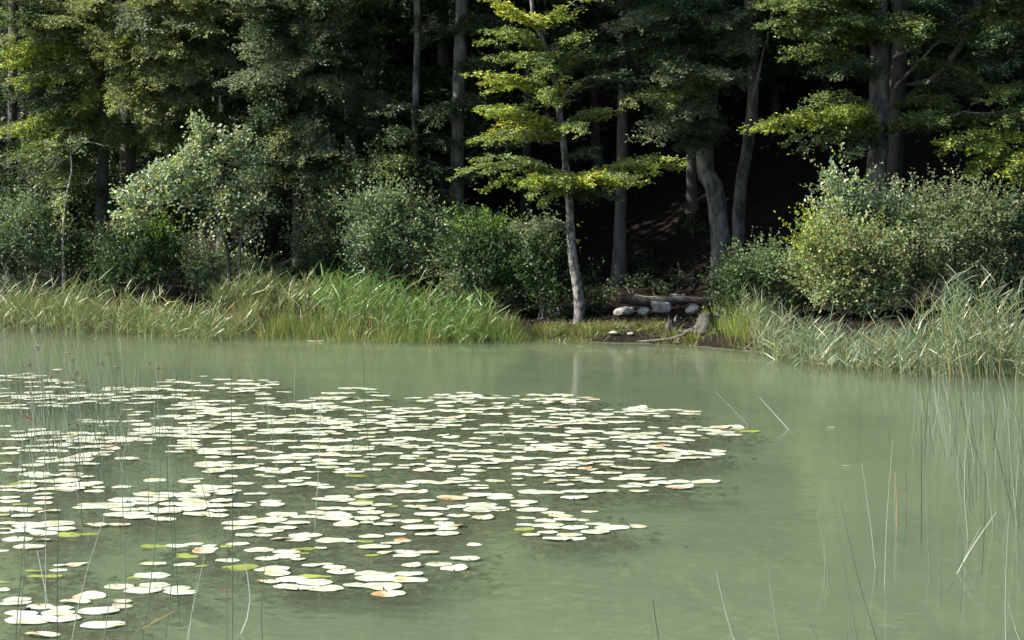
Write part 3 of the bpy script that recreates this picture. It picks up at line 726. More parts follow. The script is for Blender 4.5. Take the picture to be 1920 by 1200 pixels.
shrub('leafy dark shrub below the thin sunlit trunk', 690, 56.4, [(680, 330, 60, 36, .6, 240, c_beech_dark), (740, 330, 46, 36, .6, 200, c_beech_dark), (640, 420, 60, 50, .6, 300, c_beech_dark)])
shrub('dim grey bush below the grey beech left of centre', 600, 55.6, [(600, 450, 46, 50, .6, 260, c_grey), (620, 500, 54, 36, .5, 240, c_shrub_dark), (550, 520, 60, 22, .4, 130, c_shrub_dark)])
# right bank
shrub('round dark green bush right of the log', 1430, 50.6, [(1430, 520, 46, 42, .6, 400, c_shrub), (1395, 535, 40, 40, .5, 280, c_shrub_dark), (1370, 570, 30, 18, .3, 90, c_shrub_dark), (1470, 540, 40, 46, .6, 300, c_shrub)])
berry = shrub('pale green bush dotted with red berries on the right bank', 1590, 49.6, [(1580, 475, 62, 44, .8, 560, c_berry), (1640, 490, 58, 50, .8, 460, c_berry), (1560, 530, 66, 42, .7, 460, c_berry), (1620, 550, 72, 34, .7, 420, c_berry), (1520, 450, 26, 34, .4, 120, c_beech_yel), (1540, 500, 40, 50, .5, 240, c_berry)], wid=.36)
shrub('tall grey green bush behind the berry bush', 1700, 50.8, [(1640, 410, 60, 34, .7, 330, c_shrub), (1700, 420, 66, 48, .8, 480, c_tall), (1710, 500, 60, 60, .8, 460, c_tall), (1590, 420, 44, 36, .5, 210, c_shrub)], mat=M_LEAFG)
shrub('big dense olive bush near the right edge', 1810, 50.0, [(1790, 430, 60, 46, .9, 470, c_tall), (1850, 440, 52, 60, .9, 470, c_tall), (1800, 510, 76, 50, .9, 560, c_tall), (1860, 540, 60, 40, .8, 360, c_tall), (1800, 380, 46, 24, .5, 140, c_tall)])
shrub('dark green bush cut off by the right edge', 1910, 50.4, [(1910, 470, 44, 64, .8, 380, c_shrub_dark), (1925, 540, 50, 40, .7, 280, c_shrub_dark), (1890, 410, 30, 40, .5, 140, c_shrub_dark)])
shrub('silvery upright sprig rising above the berry bush', 1572, 50.2, [(1560, 345, 12, 30, .2, 40, c_pale), (1575, 385, 26, 34, .3, 110, c_pale), (1600, 360, 14, 24, .2, 30, c_pale), (1550, 420, 30, 26, .3, 90, c_pale)], mat=M_LEAFG, wid=.42, stems=3)
gb = Geo()
for q in range(20):
    c = P(rng.normal(1590, 45), rng.normal(470, 40), 48.75 + rng.normal(0, .1))
    for _ in range(4):
        p = c + rng.normal(0, .03, 3)
        th = np.linspace(0, 2 * np.pi, 5, endpoint=False)
        v = np.concatenate([[p + [0, 0, .016]], p + .016 * np.stack([np.cos(th), np.sin(th), th * 0], 1), [p - [0, 0, .016]]])
        f = [[0, 1 + k_, 1 + (k_ + 1) % 5] for k_ in range(5)] + [[6, 1 + (k_ + 1) % 5, 1 + k_] for k_ in range(5)]
        gb.add(v, f, (0.36, 0.10, 0.06))
ob = gb.build('berries', M_LEAF, berry); ob['kind'] = 'stuff'

g = Geo()
n = 16000
lx = rng.uniform(-12, 13, n); ly = shore(lx) + .5 + np.abs(rng.normal(0, 5.5, n))
lz_ = height(lx, ly) + rng.uniform(.005, .04, n)
A_ = rng.normal(0, 1, (n, 3)) * np.array([1, 1, .35])
leaves(g, np.stack([lx, ly, lz_], 1), A_, norm(UP + rng.normal(0, .35, (n, 3))), rng.uniform(.05, .11, n), .3, tint(n, (.040, .027, .020), .6, (.11, .065, .04), .10))
o = g.build('leaf_litter', M_LEAF, smooth=False); tag(o, 'brown dead leaves strewn over the wooded slope', 'leaf litter', kind='stuff')
for q in range(9):
    px, Y = [(1190, 57.2), (1235, 55.9), (1330, 56.0), (1270, 57.4), (1140, 55.4), (1415, 55.8), (1215, 58.6), (1300, 59.2), (560, 58.0)][q]
    shrub('small dim seedling on the slope ' + ['above the log', 'just behind the log', 'right of the swollen beech base', 'midway up the clearing', 'behind the young beech foot', 'left of the round bush', 'high in the clearing', 'far up the clearing', 'below the grey beech'][q],
          px, Y, [(px, 0, 20, 14, .25, 26, c_shrub_dark)], stems=3, k=7, tl=.22, grow=True, group='seedlings on the wooded slope')
# ------------------------------------------------------------------ stones, stumps and fallen wood in the clearing
def stone(label, px, py_base, Y, w_, h_, seed, boxy=0.0):
    r = np.random.default_rng(seed)
    import bmesh
    bm = bmesh.new()
    bmesh.ops.create_icosphere(bm, subdivisions=3, radius=1.0)
    off = [(norm(r.normal(0, 1, 3)[None])[0], r.uniform(.55, .85)) for _ in range(9)]
    base = ground_at(px, Y)
    for v in bm.verts:
        p = np.array(v.co)
        if boxy: p = np.sign(p) * np.abs(p) ** (1 - .55 * boxy)
        for n_, d_ in off:
            e = p @ n_ - d_
            if e > 0: p = p - n_ * e * .8
        p = p * (1 + .05 * math.sin(p[0] * 7 + seed) * math.cos(p[2] * 6))
        v.co = Vector((p[0] * w_ / 2, p[1] * w_ * .35, p[2] * h_ / 2))
    me = bpy.data.meshes.new('stone'); bm.to_mesh(me); bm.free()
    me.materials.append(M_STONE)
    o = link('stone', me, None, loc=(base[0], base[1], base[2] + h_ * .36))
    o.rotation_euler = (0, r.normal(0, .08), r.uniform(-.4, .4))
    tag(o, label, 'stone', 'stones lying in the clearing')
def stone_y(px, py):      # distance at which the bank is seen at this pixel
    for Y in np.arange(50, 62, .05):
        p = P(px, py, Y)
        if p[2] <= float(height(p[0], Y)): return Y
    return 55.0
for lb, px, pyb, w_, h_, sd_, bx in [('pale lumpy stone nearest the young beech', 1170, 592, .52, .27, 3, 0), ('small dull stone between the pale stone and the block', 1207, 592, .32, .23, 5, 0),
                                 ('square-cut grey stone block below the fallen log', 1237, 587, .50, .32, 8, 1.0), ('brownish stone below the right end of the log', 1298, 588, .38, .25, 11, 0),
                                 ('little white stone behind the log', 1262, 556, .22, .09, 14, 0), ('little round stone on the right behind the log', 1282, 556, .15, .08, 17, 0),
                                 ('flat grey stone at the water edge under the grassy lip', 1150, 628, .24, .10, 21, 0), ('thin pale stone at the water edge beside the driftwood', 1183, 630, .18, .08, 25, 0)]:
    stone(lb, px, pyb, stone_y(px, pyb), w_, h_, sd_, bx)

def log(name, label, px_pts, Y, r0, r1, mat, lift=0.0, sides=10, cat='log', wob=.06):
    pts = []
    for a, b in px_pts: pts.append(P(a, b, Y))
    pts = np.array(pts)
    g = Geo()
    tube(g, smooth_path(pts, 14), np.linspace(r0, r1, 14), sides, wob=wob)
    o = g.build(name, mat); tag(o, label, cat)
    return o
yl = stone_y(1275, 572)
log('fallen_log', 'dark fallen log lying across the clearing', [(1165, 560), (1210, 566), (1262, 563), (1320, 565), (1372, 568)], yl, .115, .10, M_LOG)
log('broken_board', 'pale broken piece of wood resting on the left of the log', [(1190, 554), (1212, 558), (1234, 557)], yl + .15, .045, .03, M_DRIFT, sides=5, cat='wood')
yd = 50.35
log('driftwood_branch', 'bleached curved driftwood branch at the water edge', [(1196, 640), (1222, 639), (1250, 636), (1275, 630), (1292, 620)], yd, .02, .035, M_DRIFT, cat='branch')
log('floating_log', 'short pale log half sunk in front of the right reeds', [(1345, 651), (1362, 650), (1384, 651)], 49.1, .05, .06, M_DRIFT)

def stump(label, px, Y, w_, h_, seed):
    r = np.random.default_rng(seed)
    base = ground_at(px, Y); base[2] = max(base[2], 0) - .06
    n, m = 36, 9
    th = np.linspace(0, 2 * np.pi, n, endpoint=False)
    rid = 1 + .10 * np.sin(th * 5 + seed) + .08 * np.sin(th * 9 + 2 * seed) + .07 * r.normal(size=n)
    root_ = np.clip(np.sin(th * 5 + seed), 0, 1) ** 2
    g = Geo(); V = []
    tops = h_ * (1 + .14 * np.sin(th * 2 + seed) + .12 * r.normal(size=n))
    for q in range(m):
        s = q / (m - 1)
        rad = w_ / 2 * rid * (1 + .35 * (1 - s) ** 3 + 1.5 * root_ * (1 - s) ** 4)
        V.append(np.stack([np.cos(th) * rad, np.sin(th) * rad, s * tops], 1))
    V = np.array(V)
    k = (np.arange(n) + 1) % n
    i_ = np.arange(m - 1)[:, None] * n; j = np.arange(n)[None]
    F = np.stack([i_ + j, i_ + k[None], i_ + n + k[None], i_ + n + j], -1).reshape(-1, 4)
    g.add(V, F)
    inner = V[-1] * np.array([.55, .55, .82])
    vv = np.concatenate([V[-1], inner, [[0, 0, h_ * .8]]])
    F2 = np.stack([np.arange(n), k, n + k, n + np.arange(n)], 1); F3 = np.stack([n + np.arange(n), n + k, np.full(n, 2 * n)], 1)
    g.add(vv, F2); g.add(vv, F3)
    o = link('tree_stump', g.mesh('tree_stump', M_STUMP), None, loc=tuple(base)); tag(o, label, 'stump', 'old stumps at the water edge')
stump('small dark stump behind the driftwood branch', 1261, 51.0, .20, .30, 2)
stump('large ridged grey stump with spreading roots', 1330, 50.45, .50, .36, 5)
stump('pale weathered stump half hidden by the sedge', 1362, 50.4, .40, .38, 9)

# ------------------------------------------------------------------ reeds, sedge and grass
def blades(g, Bp, D, L, Wd, droop, col, side=None, prof=(1, .95, .6, .04), tip=None, wind=None):
    n = len(Bp)
    if n == 0: return
    ts = np.array([0, .35, .7, 1.0])
    D = norm(D)
    if side is None:
        side = norm(np.cross(D, norm(rng.normal(0, 1, (n, 3)) + np.array([0, -.6, 0]))))
    pts = Bp[:, None] + D[:, None] * (L[:, None] * ts)[..., None]
    hz = D.copy(); hz[:, 2] = 0
    pts = pts + (norm(hz)[:, None] * (droop * L)[:, None, None] * (ts ** 2)[None, :, None]) * .55
    pts[..., 2] -= (droop * L)[:, None] * ts ** 2
    w_ = Wd[:, None] * np.array(prof)
    V = np.stack([pts - side[:, None] * w_[..., None] / 2, pts + side[:, None] * w_[..., None] / 2], 2).reshape(n, 8, 3)
    k = np.arange(n)[:, None, None] * 8
    F = (k + np.array([[0, 1, 3, 2], [2, 3, 5, 4], [4, 5, 7, 6]])[None]).reshape(-1, 4)
    c = np.repeat(col[:, None], 8, axis=1)
    if tip is not None:
        f = np.repeat(ts, 2)[None, :, None]
        c = c * (1 - f) + np.asarray(tip)[None, None] * f if np.ndim(tip) == 1 else c * (1 - f) + tip[:, None] * f
    g.add(V.reshape(-1, 3), F, c.reshape(-1, 3))

def reed_clump(label, pxc, Yc, wpx, dep, n, hmin, hmax, leafc=(.13, .19, .05), group='reed clumps along the far bank', bend=.13, lean=0.0, straw=.35, inwater=True, name='reed_clump'):
    s = Yc / FPX
    bx = (pxc - CX) * s
    base = np.array([bx, Yc, 0.0])
    root = thing(name, base, label, 'reeds', group)
    x = bx + rng.normal(0, .5, n) * wpx * s * .62; y = Yc + rng.uniform(-1, 1, n) * dep
    z = np.maximum(height(x, y), -.15) - .02
    Bp = np.stack([x, y, z], 1)
    Hh = rng.uniform(hmin * .75, hmax * 1.12, n) * (1 - .25 * rng.random(n))
    D = norm(np.stack([lean + rng.normal(0, .10, n), rng.normal(0, .07, n), np.ones(n)], 1))
    gs = Geo(); gl = Geo()
    sc = tint(n, (.30, .25, .13), .3, (.15, .18, .07), .35)
    blades(gs, Bp, D, Hh, np.full(n, .014), rng.uniform(.0, .04, n), sc, prof=(1, 1, .9, .5), tip=np.array([.13, .19, .05]))
    k = 7
    t = (np.arange(k)[None] * .11 + .30 + rng.normal(0, .04, (n, k))).clip(.1, 1)
    lp = Bp[:, None] + D[:, None] * (t * Hh[:, None])[..., None]
    az = np.where(rng.random((n, k)) < .62, 0, np.pi) + rng.normal(0, .7, (n, k))
    el = rng.uniform(.55, 1.3, (n, k)) - .2 * (1 - t)
    LD = np.stack([np.cos(az) * np.cos(el), np.sin(az) * np.cos(el), np.sin(el)], -1)
    LL = rng.uniform(.22, .46, (n, k)) * (.6 + .5 * Hh[:, None] / hmax)
    m = n * k
    lc = tint(m, leafc, .35, (.30, .25, .11), straw * .35)
    LL = LL * 1.15
    blades(gl, lp.reshape(-1, 3), LD.reshape(-1, 3), LL.ravel(), rng.uniform(.010, .019, m), rng.uniform(.0, .04 + bend, m) * np.where(rng.random(m) < .28, 3.2, 1.0), lc, prof=(.7, 1, .7, .03))
    gs.build('stems', M_BLADE, root, smooth=False)['kind'] = 'stuff'
    gl.build('leaves', M_BLADE, root, smooth=False)['kind'] = 'stuff'
    return root

def sedge(label, pxc, Yc, wpx, dep, n, h, col=(.15, .19, .04), alt=(.30, .26, .09), altp=.2, fan=.45, group='sedge tussocks along the far bank', name='sedge_tussock', droop=(.1, .55)):
    s = Yc / FPX
    bx = (pxc - CX) * s
    x = bx + rng.normal(0, .45, n) * wpx * s * .5; y = Yc + rng.normal(0, .45, n) * dep
    z = np.maximum(height(x, y), -.1) - .02
    D = np.stack([(x - bx) / max(wpx * s * .5, .1) * fan + rng.normal(0, .18, n), rng.normal(-.1, .22, n), np.ones(n)], 1)
    g = Geo()
    c = tint(n, col, .35, alt, altp)
    blades(g, np.stack([x, y, z], 1), D, h * rng.uniform(.55, 1.1, n), rng.uniform(.006, .011, n), rng.uniform(*droop, n), c * np.array([1.08, 1.0, 1.0]), tip=None)
    o = g.build(name, M_BLADE, None, smooth=False)
    tag(o, label, 'sedge' if 'sedge' in name else 'grass', group)
    return o

LEFT_REEDS = [  # px, waterline pixel, width px, n, hmin, hmax, where
    (10, 605, 80, 46, .8, 1.4, 'at the left edge of the picture'), (85, 607, 80, 46, .8, 1.45, 'below the silvery bush at left'), (160, 610, 80, 52, .8, 1.55, 'below the spindly sapling, tallest near the left'),
    (240, 613, 80, 44, .7, 1.3, 'in front of the dark bush at left'), (315, 618, 70, 38, .6, 1.05, 'below the left crown of the round-leaved tree'), (395, 622, 80, 44, .7, 1.3, 'at the foot of the round-leaved tree'),
    (440, 600, 60, 34, .9, 1.6, 'rising beside the two dark stems'), (500, 600, 70, 36, .9, 1.6, 'rising right of the two dark stems'), (560, 606, 70, 36, .8, 1.4, 'in front of the dark gap left of centre'),
    (620, 612, 76, 50, .9, 1.5, 'bright green, left of the middle bush'), (680, 618, 80, 56, .9, 1.55, 'bright green, below the middle bush'), (745, 622, 80, 52, .8, 1.4, 'bright green, below the right of the middle bush'),
    (815, 626, 80, 48, .7, 1.3, 'bright green, below the bright shoots'), (880, 628, 70, 32, .6, 1.15, 'thinning out toward the rounded sedge')]
for k_, (px, py, wp, n, h0, h1, wh) in enumerate(LEFT_REEDS):
    py += 14
    p = Wt(px, py)
    bright = k_ >= 9
    reed_clump('reed clump ' + wh, px, p[1] + .55, wp * 1.15, .9, int(n * 1.9), h0 * (.5 if k_ in (6, 7, 8) else .66 if k_ > 4 else .85), h1 * (.5 if k_ in (6, 7, 8) else .66 if k_ > 4 else .85), (.12, .21, .04) if bright else (.15, .20, .065), straw=.3 if bright else .7, lean=.04)
LEFT_SEDGE = [(470, 622, 80, 420, .6, 'filling the gap right of the two dark stems'), (500, 612, 80, 300, .55, 'behind the arching tussock'), (30, 610, 90, 420, .65, 'at the left edge under the reeds'), (120, 614, 100, 460, .85, 'straw coloured, under the sapling'), (200, 618, 100, 460, .8, 'left of the round-leaved tree'), (285, 622, 90, 420, .8, 'rounded, below the dark bush at left'),
              (360, 626, 90, 380, .7, 'below the round-leaved tree'), (430, 628, 80, 340, .6, 'pale, at the foot of the two stems'), (520, 633, 90, 480, .8, 'rounded and arching, left of the bright reeds'), (585, 634, 80, 420, .75, 'arching beside the bright reeds'),
              (650, 638, 80, 360, .7, 'with straw stems below the middle bush'), (730, 640, 90, 380, .65, 'below the right of the middle bush'), (800, 641, 90, 420, .7, 'left of the rounded end tussock'), (880, 641, 100, 560, .75, 'bright, beside the rounded end tussock'), (945, 641, 80, 620, .62, 'rounded, closing the left reeds')]
for px, py, wp, n, h, wh in LEFT_SEDGE:
    p = Wt(px, py)
    sedge('sedge tussock ' + wh, px, p[1] + .45, wp, .9, int(n * 1.25), h * .88, col=(.13, .20, .040) if px > 480 else (.155, .195, .065), altp=.12 if px > 780 else .24, fan=.3, droop=(.03, .35))
# grassy lip of the clearing
for px, py, wp, n, h, wh in [(1030, 622, 90, 1100, .26, 'left of the young beech'), (1090, 625, 80, 1100, .28, 'at the foot of the young beech'), (1145, 614, 100, 1500, .20, 'right of the young beech'), (1215, 612, 100, 1300, .17, 'behind the flat water-edge stones'), (1250, 655, 50, 160, .22, 'standing in the water before the driftwood'), (1262, 632, 22, 60, .42, 'beside the small stump'), (1300, 641, 60, 420, .22, 'at the roots of the ridged stump'), (1235, 636, 60, 300, .16, 'on the mud behind the driftwood')]:
    p = Wt(px, py); Yq = stone_y(px, py) if py < 645 else p[1] + .1
    sedge('short grass tuft ' + wh, px, Yq, wp, .7 if py < 640 else .35, n, h, col=(.13, .17, .04), altp=.2, fan=.5, name='grass_tuft', droop=(.1, .6), group='short grass tufts on the clearing lip')
# right bank
RIGHT_SEDGE = [(1350, 648, 70, 420, .55, 'bright, beside the weathered stump'), (1395, 655, 80, 500, .85, 'tall and bright, right of the weathered stump'), (1440, 660, 80, 380, .8, 'in front of the round dark bush'),
               (1500, 676, 90, 360, .7, 'in front of the berry bush'), (1570, 684, 100, 380, .7, 'below the middle of the berry bush'), (1640, 690, 100, 380, .75, 'right of the berry bush'), (1710, 696, 100, 420, .8, 'below the tall bush'),
               (1790, 700, 110, 460, .95, 'below the dense olive bush'), (1870, 702, 110, 480, 1.0, 'near the right edge')]
for px, py, wp, n, h, wh in RIGHT_SEDGE:
    p = Wt(px, py)
    sedge('sedge tussock ' + wh, px, p[1] + .8, wp, 1.3, int(n * 1.3), h * .95, col=(.10, .16, .095) if px > 1420 else (.17, .24, .04), altp=.16 if px > 1420 else .1, group='sedge tussocks along the right bank', fan=.16, droop=(.0, .14) if px > 1420 else (.05, .4))
RIGHT_REEDS = [(1410, 652, 50, 26, .8, 1.15, 'right of the stumps'), (1470, 672, 70, 34, .7, 1.15, 'in front of the round dark bush'), (1530, 684, 70, 36, .7, 1.2, 'left below the berry bush'), (1590, 690, 70, 36, .6, 1.15, 'below the berry bush'),
               (1650, 696, 70, 36, .7, 1.2, 'right below the berry bush'), (1710, 702, 70, 38, .8, 1.3, 'below the tall grey green bush'), (1770, 704, 70, 46, 1.0, 1.8, 'tallest, before the olive bush'), (1835, 706, 70, 46, 1.1, 1.9, 'with pale drooping plumes of leaves'), (1900, 708, 70, 44, 1.0, 1.8, 'at the right edge of the picture')]
for px, py, wp, n, h0, h1, wh in RIGHT_REEDS:
    p = Wt(px, py)
    reed_clump('reed clump ' + wh, px, p[1] + .6, wp * 1.1, 1.2, int(n * 1.7), h0 * (1.0 if px > 1740 else .82), h1 * (1.0 if px > 1740 else .82), (.185, .23, .13), straw=.45, bend=.12, group='reed clumps along the right bank', lean=-.03)

ORD = 'first second third fourth fifth sixth seventh eighth ninth tenth eleventh twelfth thirteenth fourteenth fifteenth sixteenth seventeenth eighteenth nineteenth twentieth twenty-first twenty-second twenty-third twenty-fourth twenty-fifth twenty-sixth twenty-seventh twenty-eighth twenty-ninth thirtieth'.split()
NAMED = []          # (object, label, photo x): things whose labels are told apart by their order from the left
def number_labels():
    by = {}
    for o_, l_, x_ in NAMED: by.setdefault(l_, []).append((x_, o_))
    for l_, v in by.items():
        v.sort(key=lambda t_: t_[0])
        for n_, (x_, o_) in enumerate(v):
            o_['label'] = l_ if len(v) == 1 or n_ >= 30 else l_ + ', ' + ORD[n_] + ' from left'
# ------------------------------------------------------------------ rushes standing in the water
CN = {}
def rush(label, bx, by, tx, ty, group, r=.0042, col=(.06, .10, .055), head=False, bow=.0, base_z=-.15):
    b = Wt(bx, by)
    t = P(tx, ty, b[1] + rng.normal(0, .15))
    d = t - b
    lo = b - d * (.15 / max(d[2], .15))
    mid = (lo + t) / 2 + np.array([bow + rng.normal(0, .012), 0, 0])
    g = Geo()
    pts = smooth_path([lo, mid, t], 6) - b
    tube(g, pts, np.linspace(r, r * .45, 6), 4, col=col, cap=False)
    o = link('rush_stem', g.mesh('rush_stem', M_RUSH), None, loc=tuple(b))
    dx = (tx - bx) / max(by - ty, 1)
    look = {(.055, .10, .06): 'green', (.09, .13, .085): 'grey green', (.30, .31, .24): 'silvery', (.035, .06, .035): 'blackish', (.16, .19, .13): 'pale'}.get(tuple(col), '')
    lean_ = 'upright' if abs(dx) < .06 else 'left-leaning' if dx < 0 else 'right-leaning'
    lab = label if not look else ' '.join(w_ for w_ in (look, lean_, 'brown-tipped' if head else '', label) if w_)
    tag(o, lab, 'rush', group)
    NAMED.append((o, lab, bx))
    if head:
        gh = Geo()
        p = pts[-2] * .5 + pts[-1] * .5
        for q in range(5):
            e = p + norm(rng.normal(0, 1, 3)[None])[0] * np.array([.05, .03, .05])
            tube(gh, np.array([p, (p + e) / 2, e]), [.003, .008, .002], 4, col=(.17, .11, .06), cap=False)
        h = bpy.data.objects.new('flower_head', gh.mesh('flower_head', M_RUSH)); COL.objects.link(h); h.parent = o
RC = [(.055, .10, .06), (.09, .13, .085), (.30, .31, .24), (.30, .31, .24), (.035, .06, .035), (.16, .19, .13), (.16, .19, .13)]
def rc(): return RC[rng.integers(0, len(RC))]
# dense stand at the left
LZ = [('rush in the stand at the far left edge', 0, 120), ('rush in the left stand below the sapling', 120, 240), ('rush in the left stand before the round-leaved tree', 240, 400), ('rush at the right end of the left stand', 400, 700)]
def lz(x):
    for l, a, b in LZ:
        if x < b: return l
    return LZ[-1][0]
for q in range(175):
    bx = abs(rng.normal(0, 1)) * 190 + rng.uniform(0, 60)
    if bx > 640: continue
    by = rng.uniform(745, 905) if rng.random() < .8 else rng.uniform(740, 990)
    ppm = (by - HY) / CAMH
    h = rng.uniform(.65, 1.45) * ppm
    ln = -h * rng.uniform(.02, .30) if rng.random() < .8 else h * rng.uniform(0, .2)
    rush(lz(bx), bx, by, bx + ln, by - h, 'rushes standing in the water at left', col=rc(), head=rng.random() < .28, bow=rng.normal(0, .03))
NEAR_L = [(33, 1185, 42, 880), (30, 1200, 58, 900), (85, 1150, 80, 700), (108, 1210, 110, 960), (133, 1230, 205, 940), (192, 1200, 206, 1010), (235, 1205, 224, 830), (270, 1170, 305, 800), (336, 1140, 325, 900), (350, 1210, 385, 1035),
          (356, 1215, 372, 1070), (311, 1160, 313, 900), (427, 1190, 429, 960), (436, 1180, 433, 690), (495, 1195, 497, 1060), (400, 1000, 360, 845), (590, 990, 602, 740), (700, 905, 680, 620), (655, 870, 700, 700), (600, 830, 560, 640), (686, 905, 688, 850), (260, 1195, 261, 1165)]
for bx, by, tx, ty in NEAR_L:
    rush('tall rush rising through the near pads', bx, by, tx, ty, 'near rushes among the lily pads', r=.0048, col=rc(), bow=rng.normal(0, .02))
rush('pale broken rush leaning over the pads in the lower left', 90, 1128, 70, 1032, 'near rushes among the lily pads', r=.007, col=(.5, .5, .45))
rush('pale arching rush stub beside the brown floating leaf', 440, 1190, 460, 1055, 'near rushes among the lily pads', r=.006, col=(.5, .5, .45), bow=.06)
rush('bent straw coloured stem near the bottom edge at left', 268, 1178, 328, 1145, 'near rushes among the lily pads', r=.006, col=(.40, .24, .10))
NEAR_R = [(1641, 1067, 1616, 867), (1609, 1210, 1560, 922), (1660, 1100, 1674, 826), (1727, 1010, 1727, 785), (1682, 988, 1679, 885), (1545, 1065, 1532, 960), (1384, 1215, 1343, 1072), (1467, 1220, 1439, 1059), (1548, 1225, 1497, 1120), (1241, 1220, 1224, 1122),
          (1645, 1200, 1576, 938), (1818, 1010, 1818, 770), (1887, 1200, 1892, 960), (1842, 1050, 1848, 870), (1745, 1060, 1737, 910), (1765, 1110, 1768, 990), (1588, 1130, 1590, 1125), (1908, 1060, 1908, 970), (1930, 1230, 1890, 1130), (1803, 1060, 1840, 985), (1697, 995, 1698, 870), (1802, 1110, 1803, 1000), (1555, 1080, 1545, 1010), (1588, 1180, 1590, 1120), (1862, 1205, 1864, 1185)]
for bx, by, tx, ty in NEAR_R:
    if by - ty < 15: continue
    rush('rush alone in open water at right', bx, by, tx, ty, 'rushes standing in the open water at right', r=.0045, col=rc(), bow=rng.normal(0, .015))
rush('bent pale rush folding down to the water at lower right', 1798, 1075, 1868, 960, 'rushes standing in the open water at right', r=.005, col=(.34, .34, .24), bow=-.04)
rush('brown dry rush at right with no green left', 1680, 985, 1677, 885, 'rushes standing in the open water at right', r=.006, col=(.36, .22, .11))
for q in range(95):
    bx = rng.uniform(1730, 1940) if rng.random() < .75 else rng.uniform(1560, 1940)
    by = rng.uniform(735, 990) if bx > 1800 else rng.uniform(725, 860)
    ppm = (by - HY) / CAMH
    h = rng.uniform(.5, 1.3) * ppm
    ln = -h * rng.uniform(.02, .32) if rng.random() < .6 else h * rng.uniform(-.05, .12)
    lab = 'rush crowded by the right edge' if bx > 1800 else 'rush in front of the right reeds'
    rush(lab, bx, by, bx + ln, by - h, 'rushes standing in the water at right', col=rc(), bow=rng.normal(0, .03))
for lab, a, b, c, d in [('pale fallen stem lying aslant on the water right of the pads', 1402, 798, 1340, 733), ('pale fallen stem slanting below the right reeds', 1478, 805, 1424, 745)]:
    rush(lab, a, b, c, d, 'fallen rush stems on the open water', r=.006, col=(.5, .52, .45))

